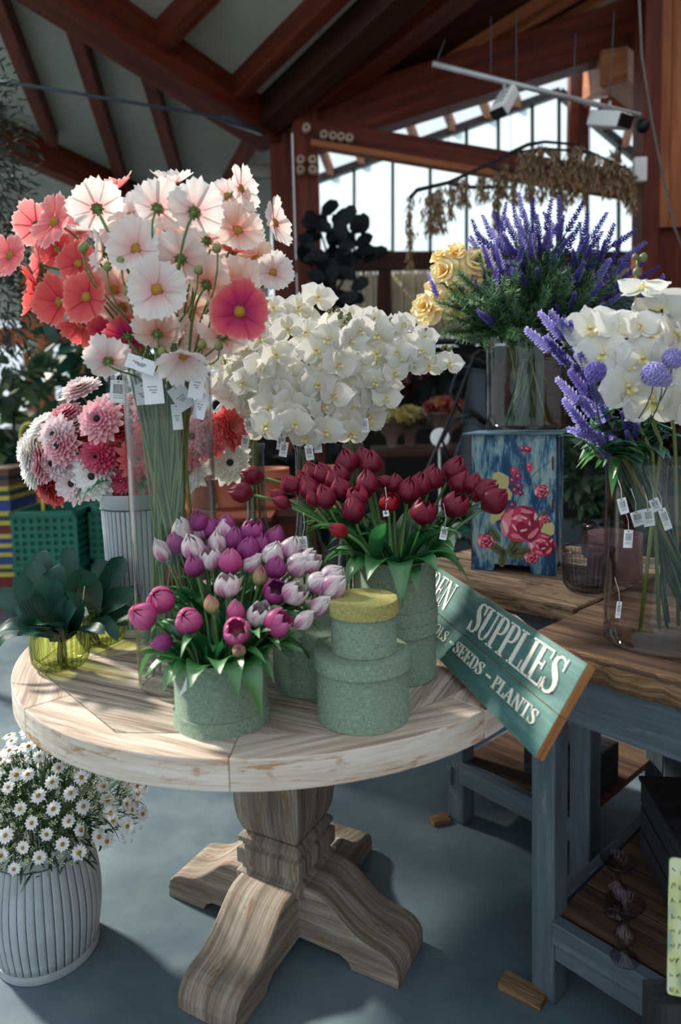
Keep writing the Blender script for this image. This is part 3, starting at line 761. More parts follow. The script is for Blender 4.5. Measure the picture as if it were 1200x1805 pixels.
def write(text, xr, y, H, cond, space):
    """right-aligned at xr"""
    tot = sum(LET(c)[1] * cond + space for c in text if 1) ; x = xr - tot * H; wsum = 0
    for c in text:
        polys, W = LET(c)
        if polys:
            b = MB(); k = 0
            for q in polys:
                q2 = [(x + p[0] * H * cond, y + p[1] * H) for p in q]
                if area(q2) < 0: q2 = q2[::-1]
                b.prism(q2, .0003, .0024 + k * .00005, 0, MS); k += 1
            lt = part('letter', b, M_let, sg)
            nb = MB()
            for pin in ((.12, .04), (.12, .96), (.5, .1)):
                px_, py_ = x + pin[0] * H * cond + H * .03, y + pin[1] * H
                nb.lathe([(0, .0036), (.0016 * H / .07, .0032), (.0016 * H / .07, .0015)], 8, 0, MS @ Matrix.Translation((px_, py_, 0)))
            part('pin', nb, M_rust, lt)
        x += (W * cond + space) * H
    return tot * H
write('SUPPLIES', -.034, SWD * .535, SWD * .40, 1.06, .0); write('GARDEN', -.515, SWD * .535, SWD * .40, .95, .0)
write('PLANTS', -.038, SWD * .205, SWD * .15, 1.45, .05); write('-', -.212, SWD * .205, SWD * .15, 1.3, .05)
write('SEEDS', -.25, SWD * .205, SWD * .15, 1.6, .05); write('-', -.398, SWD * .205, SWD * .15, 1.4, .05); write('TOOLS', -.44, SWD * .205, SWD * .15, 1.4, .05)

# ================================================================ floral cabinet
c0, c1 = G(832, 1003, SZ), G(979, 1015, SZ)
cx_ = (c1 - c0).normalized(); CWD = (c1 - c0).length; cyv = Vector((-cx_.y, cx_.x, 0)); CH = .415; CD = .17
MC = Matrix((cx_, cyv, Vector((0, 0, 1)))).transposed().to_4x4(); MC.translation = c0
cb = thing('floral_cabinet', c0, 'blue decoupage wooden cabinet painted with pink roses on the back work table', 'cabinet')
m, nt, out = newmat('distressed_blue'); vec = coords(nt, 'UV', (1, 1, 1))
n1 = noise(nt, coords(nt, 'UV', (16, 6, 1)), 1, 5, .65, .6); n2 = noise(nt, coords(nt, 'UV', (180, 22, 1)), 1, 3, .6)
ad = ND(nt, 'ShaderNodeMath', operation='MULTIPLY_ADD'); ad.inputs[1].default_value = .4; nt.links.new(n2, ad.inputs[0]); nt.links.new(n1, ad.inputs[2])
col = ramp(nt, ad.outputs[0], [(.5, C(18, 50, 88)), (.68, C(34, 78, 116)), (.74, C(92, 132, 150)), (.82, C(140, 168, 172)), (.94, C(176, 178, 140))])
principled(nt, out, col, .4, 0, .4); M_dist = m
def cpoly(poly, z0, z1, name, mat, M, bev=.0008):
    b = MB(); b.prism(poly, z0, z1, 0, M); return part(name, b, mat, cb, bev)
MF = MC @ Matrix.Rotation(PI / 2, 4, 'X')       # x right, y up, z towards the viewer
front = [(0, 0), (.26 * CWD, 0), (.28 * CWD, .022), (.70 * CWD, .022), (.72 * CWD, 0), (CWD, 0), (CWD, CH), (0, CH)]
cpoly(front, -.008, 0, 'front_panel', M_dist, MF)
cpoly(front, -CD, -CD + .008, 'back_panel', M_dist, MF)
MSd = MC @ Matrix(((0, 0, 1, 0), (1, 0, 0, 0), (0, 1, 0, 0), (0, 0, 0, 1)))
sd = [(0.008, 0), (.05, 0), (.054, .022), (CD - .054, .022), (CD - .05, 0), (CD - .008, 0), (CD - .008, CH), (.008, CH)]
cpoly(sd, CWD - .010, CWD - .002, 'side_panel', M_dist, MSd); cpoly(sd, .002, .010, 'side_panel', M_dist, MSd)
b = MB(); b.box((CWD / 2, CD / 2, CH + .003), (CWD + .045, CD + .03, .006), None, 0, MC); part('lid', b, [m_plain('blue_lid', C(72, 104, 124), .4)], cb, .001)
b = MB()
for q in ((.965, .8), (.965, .5), (.965, .2)): b.box((CWD * q[0], .0, CH * q[1]), (.0045, .003, .04), None, 0, MC)
b.box((-.001, .004, CH / 2), (.003, .009, CH), None, 0, MC)
part('slot', b, M_timber, cb)
PK = [m_plain('rose_deep', C(150, 22, 62), .5), m_plain('rose_mid', C(206, 52, 92), .5), m_plain('rose_light', C(232, 132, 150), .5), m_plain('rose_pale', C(240, 198, 196), .5), m_plain('leaf_olive', C(98, 104, 60), .5), m_plain('leaf_dark', C(44, 60, 44), .5), m_plain('blob_cream', C(206, 196, 132), .5), m_plain('berry_purple', C(132, 42, 98), .5)]
def blob(b, x, y, rx, ry, z, mi, n=14, wob=.18, rot=0, seed=0):
    rr = random.Random(seed); ph = [rr.uniform(0, 6.28) for _ in range(3)]; poly = []
    for i in range(n):
        a = 2 * PI * i / n; k = 1 + wob * math.sin(3 * a + ph[0]) * .6 + wob * math.sin(5 * a + ph[1]) * .4
        px_, py_ = rx * k * math.cos(a), ry * k * math.sin(a)
        poly.append((x + px_ * math.cos(rot) - py_ * math.sin(rot), y + px_ * math.sin(rot) + py_ * math.cos(rot)))
    b.prism(poly, .0001, z, mi, MF)
def rose2d(x, y, r, sd_):
    b = MB(); rr = random.Random(sd_); z = .0002
    for k in range(6):
        a = 2 * PI * k / 6 + .3; blob(b, x + r * .55 * math.cos(a), y + r * .45 * math.sin(a), r * .52, r * .4, z, (1, 0, 1, 2, 1, 0)[k], 14, .2, a + PI / 2, k + sd_); z += .00004
        blob(b, x + r * .72 * math.cos(a), y + r * .6 * math.sin(a), r * .34, r * .1, z, (3, 2, 2)[k % 3], 12, .2, a + PI / 2, k + 9); z += .00004
    for k in range(5):
        a = 2 * PI * k / 5; blob(b, x + r * .25 * math.cos(a), y + r * .2 * math.sin(a), r * .32, r * .24, z, (0, 1, 2, 1, 0)[k], 12, .15, a + PI / 2, k + 3); z += .00004
        blob(b, x + r * .36 * math.cos(a), y + r * .3 * math.sin(a), r * .18, r * .05, z, 3, 10, .1, a + PI / 2, k); z += .00004
    blob(b, x, y, r * .14, r * .11, z, 0); part('painted_rose', b, PK, cb)
W_, H_ = CWD, CH
b = MB(); blob(b, .33 * W_, .62 * H_, .16 * W_, .1 * H_, .00015, 6, 16, .35, 0, 5); blob(b, .3 * W_, .45 * H_, .09 * W_, .09 * H_, .00015, 6, 16, .35, 0, 8); blob(b, .9 * W_, .33 * H_, .08 * W_, .07 * H_, .00015, 6, 16, .3, 0, 18)
for x, y, a, r in ((.30, .17, 2.6, .13), (.38, .10, 1.4, .12), (.52, .2, 1.05, .15), (.62, .15, .3, .16), (.28, .27, 2.2, .11), (.84, .42, .9, .09)):
    blob(b, x * W_, y * H_, r * W_, r * .42 * W_, .0003, 4, 14, .08, a, 3); blob(b, x * W_, y * H_, r * .8 * W_, r * .05 * W_, .0004, 5, 10, .05, a, 3)
    for s in (-.5, 0, .5): blob(b, x * W_ + s * r * W_ * math.cos(a), y * H_ + s * r * W_ * math.sin(a), r * .36 * W_, r * .035 * W_, .00042, 5, 8, .05, a + .9, 3)
for (x, y, r) in ((.52, .74, .05), (.57, .70, .05), (.5, .67, .05), (.58, .63, .045), (.53, .60, .05), (.60, .58, .035), (.62, .90, .04), (.67, .895, .045), (.69, .89, .03), (.70, .78, .04), (.50, .49, .045), (.7, .75, .03), (.16, .6, .03), (.14, .55, .025)):
    blob(b, x * W_, y * H_, r * W_, r * W_, .00045, (7, 1, 7)[int(x * 100) % 3], 10, .15, 0, int(x * 99)); blob(b, (x - .01) * W_, (y + .008) * H_, r * .35 * W_, r * .3 * W_, .0006, 2, 8, .1, 0, 2)
def twig(pts):
    for (x0, y0), (x1, y1) in zip(pts, pts[1:]):
        dx, dy = (x1 - x0) * W_, (y1 - y0) * H_; L = math.hypot(dx, dy); nx, ny = -dy / L * .0008, dx / L * .0008
        b.prism([(x0 * W_ - nx, y0 * H_ - ny), (x1 * W_ - nx, y1 * H_ - ny), (x1 * W_ + nx, y1 * H_ + ny), (x0 * W_ + nx, y0 * H_ + ny)], .0001, .0005, 5, MF)
twig([(.95, .82), (.78, .74), (.62, .62), (.52, .46)]); twig([(.66, .9), (.66, .76), (.62, .64)]); twig([(.5, .68), (.5, .48)]); twig([(.9, .48), (.86, .38), (.8, .3)])
part('painted_sprigs', b, PK, cb)
rose2d(.60 * W_, .36 * H_, .27 * W_, 3); rose2d(.84 * W_, .22 * H_, .17 * W_, 8); rose2d(.84 * W_, .60 * H_, .095 * W_, 12); rose2d(.87 * W_, .405 * H_, .07 * W_, 15); rose2d(.17 * W_, .22 * H_, .11 * W_, 21); rose2d(.72 * W_, .12 * H_, .09 * W_, 22)
lc = MC @ Vector((CWD * .60, CD * .55, CH + .006))
vase('glass_vase', lc.x - .0, lc.y, lc.z, .128 * .96, .30, 'clear glass cylinder vase of lavender standing on the floral cabinet', 'vase', M_vglass, .02)
LVC = lc.copy()

# ================================================================ flower meshes
CACHE = {}
def cached(key, fn):
    if key not in CACHE: CACHE[key] = fn()
    return CACHE[key]
def petal(b, ang, r0, r1, W, zf, mi=0, nu=4, nv=5, tip=.35, notch=0, wexp=.6, tilt=0, curl=0, seed=0, M=None):
    ca, sa = math.cos(ang), math.sin(ang); ph = seed * 1.7
    def f(uu, v):
        u = uu * 2 - 1
        w = W * (v ** wexp) * (1 - tip * max(0, (v - .72) / .28) ** 2) if wexp > 0 else W * max(.05, math.sin(PI * (.04 + .94 * v) ** .85)) ** .6
        s = r0 + (r1 - r0) * v * (1 - (.13 * u * u if v > .6 else 0) * v) * (1 - (notch * (abs(math.sin(u * 4.7 + ph)) if v > .95 else 0)))
        z = zf(s / r1) + curl * u * u * w + tilt * u * w + .03 * r1 * math.sin(u * 6 + ph) * v * v
        return (s * ca - u * w * sa, s * sa + u * w * ca, z)
    b.grid(nu, nv, f, mi, M)
def sh(c, f): return tuple(min(1, x * f) for x in c[:3]) + (1,)
COSC = {
 'white': [(0, C(236, 170, 176)), (.22, C(240, 200, 196)), (.5, C(242, 230, 224)), (1, C(246, 243, 240))],
 'peach': [(0, C(226, 120, 120)), (.25, C(240, 180, 160)), (.55, C(248, 220, 204)), (1, C(252, 240, 232))],
 'pink': [(0, C(206, 60, 84)), (.35, C(238, 126, 128)), (.75, C(244, 150, 148)), (1, C(252, 206, 200))],
 'coral': [(0, C(190, 34, 66)), (.35, C(226, 78, 84)), (.75, C(236, 104, 98)), (1, C(246, 164, 152))],
 'magenta': [(0, C(150, 20, 80)), (.4, C(206, 50, 104)), (.75, C(232, 96, 104)), (1, C(244, 160, 156))]}
def petmat(name, stops, **kw): return cached(('pm', name), lambda: m_leafy('petal_' + name, stops, **kw))
def cosmos_mesh(col, cup, var):
    def mk():
        b = MB(); R = .045; n = 8
        for k in range(n):
            a = 2 * PI * k / n + (var * .3)
            petal(b, a, .004, R * (1 + .07 * math.sin(k * 2.1 + var)), R * .385, lambda t, k=k: cup * R * t ** 1.5 + (k % 2) * .0026 - .12 * R * t ** 4 * (k % 3), 0, 8, 6, .14, .14, .60, 0, -.10, k + var)
        return b.mesh('bloom', petmat(col, COSC[col], sscale=9, streak=.16, trans=.42, gloss=.02))
    return cached(('cos', col, cup, var), mk)
def disc_mesh(r=.0085, h=.005, nm='disc'):
    def mk():
        b = MB(); b.grid(12, 5, lambda u, v: (math.cos(2 * PI * u) * r * math.cos(v * PI / 2), math.sin(2 * PI * u) * r * math.cos(v * PI / 2), h * math.sin(v * PI / 2)), 0, None, None, True, True)
        rr = random.Random(4)
        for k in range(60):
            a = k * 2.39996; q = math.sqrt(k / 60) * r * .95; z = h * math.sqrt(max(0, 1 - (q / r) ** 2)); c = Vector((q * math.cos(a), q * math.sin(a), z)); s = r * .1
            b.grid(4, 1, lambda u, v: c + Vector((math.cos(2 * PI * u) * s * (1 - v), math.sin(2 * PI * u) * s * (1 - v), v * s * 2.2)), 0, None, None, True, True)
        return b.mesh(nm, M_yel)
    return cached(('disc', r, h), mk)
def calyx_mesh():
    def mk():
        b = MB()
        for k in range(8): petal(b, 2 * PI * k / 8, .001, .013, .0022, lambda t: -.0022 + .001 * t, 0, 2, 3, .9, 0, .3)
        b.ball((0, 0, -.002), .0045, 8, 5); return b.mesh('calyx', M_stem)
    return cached('calyx', mk)
def sub(name, me, parent, Mw, root=None):
    """link mesh me under parent so that it sits at world matrix Mw"""
    o = bpy.data.objects.new(name, me); COL.objects.link(o); o.parent = parent
    Mp_ = Matrix.Identity(4); q = parent
    while q is not None: Mp_ = q.matrix_basis @ Mp_; q = q.parent
    o.matrix_basis = Mp_.inverted() @ Mw; return o
def stem_part(root, pts, r, mat, n=6, name='stem', nodes=False):
    b = MB(); rs = r if isinstance(r, list) else [r * (1.15 - .3 * i / (len(pts) - 1)) for i in range(len(pts))]
    b.tube(pts, rs, n); return part(name, b, mat, root)

# ---------------------------------------------------------------- cosmos
VX, VY = -.345, 1.385
cos_list = []      # (x, y in the crop, view, colour, radius px, depth offset)
for s in """225 235 F pink 1.05 -.02;45 370 F pink .85 0;150 250 B pink .95 .06;165 410 L pink .9 .02;160 520 L coral .95 .04;235 350 F coral .8 .08;320 405 F coral .85 -.02;355 540 F coral 1.0 -.08;
245 560 F coral 1.0 0;320 600 U coral .85 .05;330 655 D coral .7 -.02;240 355 B coral .8 .1;395 180 B white 1.0 -.08;530 215 F white .95 -.04;640 180 B white 1.0 -.1;790 195 B white 1.05 -.12;
705 80 U white .8 .05;925 130 F white .75 0;975 100 R white .9 -.02;965 270 F peach 1.0 -.02;1115 240 R white .9 0;1110 440 F white .8 .02;690 285 B peach .9 -.04;555 345 F white 1.0 -.1;655 415 F white .8 -.08;
640 510 F white 1.1 -.14;735 385 B white 1.0 -.1;840 490 B peach 1.0 -.06;960 490 F peach 1.0 -.02;975 600 F magenta 1.05 -.17;1040 385 F peach .8 .06;840 310 B white .95 .02;390 270 U white .9 .02;
420 360 L white .8 -.06;560 420 F peach .8 .05;470 510 F peach .95 0;500 570 D peach .85 -.02;640 690 B peach .95 -.1;720 690 F peach .8 0;745 775 D white .9 -.14;905 700 B peach .95 -.1;830 725 F peach .8 0;
520 700 B magenta .9 -.04;440 700 B magenta .85 0;440 800 B white .9 -.1;945 360 U coral .7 .04;450 250 F white .9 .08;470 105 U pink .8 .1;870 390 F white .85 .08;760 450 F peach .8 .08;780 590 F peach .85 .06;
860 610 F peach .85 .1;600 600 F coral .85 .08;330 270 F pink .85 .1;500 440 F peach .85 .1;670 560 F peach .8 .08;1010 330 F white .8 .08;380 640 F magenta .8 .08;600 250 F white .9 .1""".replace('\n', '').split(';'):
    x, y, v, c, r, dy = s.split(); cos_list.append((float(x) / 2.3077, 290 + float(y) / 2.3077, v, c, float(r), float(dy)))
CN = {'white': 'white', 'peach': 'pale peach', 'pink': 'pink', 'coral': 'coral red', 'magenta': 'deep magenta'}
VN = {'F': 'seen from the front', 'B': 'seen from behind', 'L': 'turned to the left', 'R': 'turned to the right', 'U': 'facing up', 'D': 'hanging down'}
def vase_stem(root_xy, rin, zb, neck, nr, head, hd, n=9, jit=0):
    """points from the vase floor through the neck to the head"""
    a = rnd(0, 2 * PI)
    dx, dy = head.x - root_xy[0], head.y - root_xy[1]; L = math.hypot(dx, dy) + 1e-6
    sp = min(1, L / .2)
    a2 = math.atan2(-dy, -dx) + rnd(-1.5, 1.5); rb = rin * rnd(.3, 1); base = Vector((root_xy[0] + rb * math.cos(a2), root_xy[1] + rb * math.sin(a2), zb))
    nk = Vector((root_xy[0] + dx / L * nr * rnd(.3, .9) * sp + rnd(-.3, .3) * nr, root_xy[1] + dy / L * nr * rnd(.3, .9) * sp + rnd(-.3, .3) * nr, neck))
    p1 = bez(base, base.lerp(nk, .35), base.lerp(nk, .7), nk, 4)
    up = (nk - base).normalized()
    p2 = bez(nk, nk + up * (head - nk).length * .45, head - hd * min(.09, (head - nk).length * .35), head, n)
    return p1 + p2[1:]
for i, (px, py, v, c, r, dy) in enumerate(cos_list):
    head = P(px, py, VY - .02 + dy); ox = (px - 290) / 260.0; oy = (py - 480) / 200.0
    z = {'F': Vector((ox * .5 + rnd(-.2, .2), -1, .15 - oy * .3)), 'B': Vector((ox * .6 + rnd(-.2, .2), .75, .62)), 'L': Vector((-1, -.45, .1)), 'R': Vector((1, -.5, .15)), 'U': Vector((ox * .6, -.35, .95)), 'D': Vector((ox * .5, -.6, -.75))}[v].normalized()
    cup = {'F': .25, 'B': .3, 'L': .4, 'R': .35, 'U': .55, 'D': .7}[v] + random.choice((0, .12, .3))
    pts = vase_stem((VX, VY), .068, TZ + .016 + rnd(0, .12), TZ + .60, .078, head - z * .006, z if v != 'D' else Vector((0, 0, 1)))
    root = thing('cosmos_flower', pts[0], None, 'flower', 'cosmos flowers in the tall glass vase')
    stem_part(root, pts, .0022 if i % 3 else .0028, M_stem)
    M = frame(head, z, rnd(0, 6), r * 1.22)
    bl = sub('bloom', cosmos_mesh(c, round(cup, 2), i % 3), root, M)
    sub('disc', disc_mesh(), bl, M @ Matrix.Translation((0, 0, .001)))
    sub('calyx', calyx_mesh(), bl, M)
    reg(root, 'cos', CN[c] + ' cosmos ' + VN[v], '', head)
# side buds
def bud_mesh(nm, c0, c1, r=.008, h=.018):
    def mk():
        b = MB(); b.lathe([(0, 0), (r * .6, .001), (r, h * .35), (r * .8, h * .75), (r * .2, h), (0, h)], 12, 0, None, lambda q, z, a: q * (1 + .08 * math.sin(a * 5)))
        return b.mesh('bud', petmat('bud_' + nm, [(0, c0), (1, c1)], axis='V', trans=.2))
    return cached(('bud', nm, r, h), mk)
for k, (x, y) in enumerate(((335, 350), (435, 425), (492, 405), (885, 352), (805, 440), (523, 525), (858, 575), (660, 770), (893, 748), (822, 742), (345, 345))):
    head = P(x / 2.3077, 290 + y / 2.3077 + 4, 1.25); pts = vase_stem((VX, VY), .055, TZ + .03, TZ + .62, .06, head, Vector((0, 0, 1)))
    root = thing('cosmos_flower', pts[0], None, 'flower', 'cosmos flowers in the tall glass vase'); stem_part(root, pts, .0018, M_stem)
    sub('bud', bud_mesh('cos', C(150, 160, 90), C(238, 214, 176), .0085, .018), root, frame(head, (rnd(-.2, .2), -.1, 1), 0, 1)); reg(root, 'cosb', 'closed cream cosmos bud on a thin stem', '', head)

# ---------------------------------------------------------------- paper tags
def tagcard(px, py, Y, w, h, rz, label, grp, bar=False, tilt=0):
    c = P(px, py, Y); M = Matrix.Translation(c) @ Matrix.Rotation(tilt, 4, 'Z') @ Matrix.Rotation(PI / 2, 4, 'X') @ Matrix.Rotation(rz, 4, 'Z')
    b = MB(); b.prism([(-w / 2, -h / 2), (w / 2, -h / 2), (w / 2, h / 2), (-w / 2, h / 2)], -.0002, .0002, 0, M)
    t = thing('paper_tag', c, label, 'tag', grp); part('card', b, M_tag, t)
    b = MB()
    if bar:
        x = -w * .3
        while x < w * .3:
            ww = rnd(.0004, .0011); b.prism([(x, -h * .1), (x + ww, -h * .1), (x + ww, h * .32), (x, h * .32)], .0002, .0003, 0, M); x += ww + rnd(.0005, .001)
        for k in range(2): b.prism([(-w * .3, -h * (.2 + .09 * k)), (w * .3, -h * (.2 + .09 * k)), (w * .3, -h * (.2 + .09 * k) + .0008), (-w * .3, -h * (.2 + .09 * k) + .0008)], .0002, .0003, 0, M)
    else:
        for k, (x0, x1, y) in enumerate(((-.28, -.05, .02), (0, .2, .02), (-.2, .16, -.08), (-.1, .12, -.16))):
            x = x0 * w
            while x < x1 * w:
                b.prism([(x, y * h), (x + .001, y * h), (x + .001, y * h + .0026), (x, y * h + .0026)], .0002, .0003, 0, M); x += .0019
    b.lathe([(0, .0003), (.0016, .0003)], 10, 0, M @ Matrix.Translation((0, h * .42, 0)))
    part('print', b, M_ink, t)
    s = Vector((c.x, c.y, c.z)) + (M.to_3x3() @ Vector((0, h * .42, 0))); b = MB(); b.tube([s, s + Vector((.004, .012, .02)), s + Vector((.002, .03, .045))], .0004, 4); part('string', b, M_tag, t)
GT = 'paper tags on the cosmos stems'
tagcard(248, 642, 1.27, .056, .026, -.36, 'white tag lying tilted over the left rim of the tall vase', GT)
tagcard(270, 684, 1.285, .037, .060, .06, 'large upright white tag hanging at the front of the tall vase', GT)
tagcard(252, 695, 1.32, .03, .04, .1, 'white tag half hidden behind the large upright tag', GT)
tagcard(347, 676, 1.31, .029, .058, -.18, 'white tag hanging right of centre in the tall vase', GT)
tagcard(320, 700, 1.33, .036, .05, .55, 'white tag turned on its corner in the tall vase', GT)
tagcard(353, 715, 1.33, .024, .052, -.25, 'narrow white tag low inside the right of the tall vase', GT)
tagcard(312, 735, 1.34, .02, .05, .05, 'narrow white tag lowest inside the tall vase', GT)
tagcard(208, 690, 1.45, .034, .048, -.1, 'white barcode tag hanging outside left of the tall vase', GT, True)
tagcard(243, 672, 1.36, .024, .05, .2, 'grey white tag deep behind the left stems of the tall vase', GT, True)

# ---------------------------------------------------------------- tulips
TUL = {'white': [(0, C(236, 226, 200)), (.15, C(176, 92, 140)), (.55, C(206, 140, 172)), (.85, C(240, 226, 226)), (1, C(252, 248, 244))],
       'purple': [(0, C(190, 150, 150)), (.15, C(134, 44, 112)), (.6, C(158, 58, 128)), (1, C(186, 92, 152))],
       'pink': [(0, C(220, 180, 170)), (.15, C(184, 56, 124)), (.6, C(206, 84, 146)), (1, C(226, 134, 176))],
       'maroon': [(0, C(120, 40, 50)), (.2, C(110, 18, 42)), (.6, C(128, 24, 52)), (1, C(156, 50, 76))],
       'green': [(0, C(150, 168, 90)), (.5, C(196, 184, 130)), (1, C(196, 110, 130))], 'red': [(0, C(150, 60, 50)), (.4, C(150, 16, 36)), (1, C(170, 34, 54))]}
def tulip_mat(c):
    def mk():
        m, nt, out = newmat('tulip_' + c); t = ND(nt, 'ShaderNodeTexCoord'); s = ND(nt, 'ShaderNodeSeparateXYZ'); nt.links.new(t.outputs['UV'], s.inputs[0])
        v = noise(nt, coords(nt, 'UV', (10, .9, 1)), 1, 3, .5)
        base = ramp(nt, s.outputs[1], TUL[c])
        if c == 'white':     # white edges, purple flame up the middle of each petal
            a = ND(nt, 'ShaderNodeMath', operation='SUBTRACT'); a.inputs[1].default_value = .5; nt.links.new(s.outputs[0], a.inputs[0])
            a2 = ND(nt, 'ShaderNodeMath', operation='ABSOLUTE'); nt.links.new(a.outputs[0], a2.inputs[0])
            a3 = ND(nt, 'ShaderNodeMath', operation='MULTIPLY_ADD'); a3.inputs[1].default_value = .55; nt.links.new(v, a3.inputs[0]); nt.links.new(a2.outputs[0], a3.inputs[2])
            base = mixc(nt, ramp(nt, a3.outputs[0], [(.36, (0, 0, 0, 1)), (.6, (1, 1, 1, 1))]), base, C(240, 228, 228))
        col = mixc(nt, 1.0, base, ramp(nt, v, [(.3, (.72,) * 3 + (1,)), (.65, (1, 1, 1, 1))]), 'MULTIPLY')
        b = principled(nt, out, col, .38, 0, .35, v, .25, .001); b.inputs['Subsurface Weight'].default_value = .0
        tr = ND(nt, 'ShaderNodeBsdfTranslucent'); nt.links.new(col, tr.inputs['Color']); mx = ND(nt, 'ShaderNodeMixShader'); mx.inputs[0].default_value = .25
        nt.links.new(b.outputs[0], mx.inputs[1]); nt.links.new(tr.outputs[0], mx.inputs[2]); nt.links.new(mx.outputs[0], out.inputs[0]); return m
    return cached(('tm', c), mk)
def tulip_mesh(c, op, var):
    """op 0 closed bud, 1 closed cup, 2 open cup"""
    def mk():
        b = MB(); H, R = ((.052, .0165), (.054, .0225), (.05, .025))[op]
        end = (.02, .16, .62)[op]
        for layer in range(2):
            for k in range(3):
                a0 = 2 * PI * k / 3 + layer * PI / 3 + var * .7; rad = R * (1 - .1 * layer) * (1 + .05 * math.sin(k * 3 + var)); hh = H * (1 - .03 * layer + .05 * math.sin(k * 2.3 + var * 1.9))
                def f(uu, v, a0=a0, rad=rad, hh=hh):
                    u = uu * 2 - 1
                    prof = math.sin(PI * (.5 * min(1, v / .42))) if v < .42 else (1 - (1 - end) * ((v - .42) / .58) ** 2.1)
                    prof = .18 + .82 * prof if v < .42 else prof
                    wid = (.25 + .95 * math.sin(PI * min(1, (v * .86 + .1)) ** .9)) * (1 if v < .8 else 1 - .75 * ((v - .8) / .2) ** 1.6)
                    a = a0 + u * wid * .92; rr = rad * prof * (1 + .05 * (1 - u * u)) - (.0009 * abs(u))
                    return (rr * math.cos(a), rr * math.sin(a), hh * (v - .06 * u * u * v * v))
                b.grid(6, 8, f)
        return b.mesh('bloom', tulip_mat(c))
    return cached(('tul', c, op, var), mk)
def leaf_grid(b, pts, W, up=Vector((0, 0, 1)), fold=.25, nu=4, mi=0, wave=0, blunt=False, seed=0):
    pts = [Vector(p) for p in pts]; m = len(pts) - 1
    fr = []
    for k in range(m + 1):
        t = (pts[min(k + 1, m)] - pts[max(k - 1, 0)]).normalized(); s = t.cross(up)
        if s.length < .05: s = t.cross(Vector((0, 1, 0)))
        s.normalize(); fr.append((pts[k], s, s.cross(t)))
    def f(uu, v):
        u = uu * 2 - 1; p, s, n = fr[round(v * m)]
        w = W * (math.sin(PI * (.12 + .88 * v) ** .8) if not blunt else min(1, .25 + 2.2 * v) * math.sqrt(max(0, 1 - max(0, (v - .55) / .45) ** 2.2)))
        return p + s * (u * w) + n * (fold * abs(u) ** 1.5 * w + wave * math.sin(v * 9 + seed + (3 if u > 0 else 0)) * abs(u))
    b.grid(nu, m, f, mi)
def tulip(base, head, z, c, op, r, key, base_lab, where, var=0, leaf=True, grp=None, stemr=.0036):
    root = thing('tulip', base, None, 'flower', grp)
    L = (head - base).length
    pts = bez(base, base + Vector((0, 0, .35 * L)) + (head - base) * .15, head - z * L * .32, head, 9)
    stem_part(root, pts, stemr, M_tstem, 8)
    sub('bloom', tulip_mesh(c, op, var), root, frame(head - z * .002, z, rnd(0, 6), r))
    if leaf:
        for q in range(random.choice((1, 2, 2))):
            t0 = pts[1].lerp(pts[3], rnd(.0, .7)); d = (head - base); out = Vector((d.x, d.y, 0)); out = out.normalized() if out.length > .01 else Vector((0, -1, 0))
            side = Matrix.Rotation(rnd(-1.3, 1.3), 3, 'Z') @ out; l = rnd(.10, .16)
            lp = bez(t0, t0 + Vector((0, 0, l * .5)) + side * l * .15, t0 + side * l * .5 + Vector((0, 0, l * .75)), t0 + side * l * rnd(.6, 1.0) + Vector((0, 0, l * rnd(.35, .85))), 7)
            b = MB(); leaf_grid(b, lp, rnd(.011, .017), fold=.45, wave=.002, seed=q); part('leaf', b, M_tleaf, root)
    reg(root, key, base_lab, where, head)
BA = Vector((-.23, 1.216, TZ + .07))
tl = """210 115 w 1 1.15;300 120 w 1 1;300 60 p 1 1;370 100 p 1 1;170 190 p 1 1;262 215 w 1 1.1;275 320 p 1 .95;80 230 w 0 1.15;369 275 w 2 1.05;415 185 w 1 1;450 110 w 1 .95;460 85 p 1 1;520 165 p 1 1.1;490 295 k 1 1.1;
620 115 p 2 1;595 225 p 1 1.1;670 200 p 1 1;745 155 p 1 1.05;620 305 w 0 1.1 r;740 255 w 1 1.1;840 215 w 1 1.05;890 320 w 1 1.1 r;960 295 w 2 1 r;755 330 p 1 1;1010 420 w 1 1.05 r;1100 445 w 1 1.15 r;1090 380 w 1 1 r;
465 435 w 2 1.05;755 470 p 2 1.05 f;865 480 w 2 1 r;1020 555 w 0 1.1 r;925 640 w 0 1.0 r;660 610 w 2 1.05;775 660 k 2 1.1 r;520 590 k 0 1.1;525 705 k 2 1.05 f;237 645 k 1 1.15 f;75 525 k 1 1.2 f;-30 615 k 1 1.15 f;
75 780 p 0 1.0 l;375 545 g 0 .9;660 380 g 0 .95;535 820 g 0 .75 f""".replace('\n', '').split(';')
CW = {'w': 'white', 'p': 'purple', 'k': 'pink', 'g': 'green'}
LW = {'w': 'white and purple flamed tulip', 'p': 'deep purple tulip', 'k': 'bright magenta pink tulip', 'g': 'small green tulip bud'}
OW = {0: 'slim', 1: 'full', 2: 'open'}
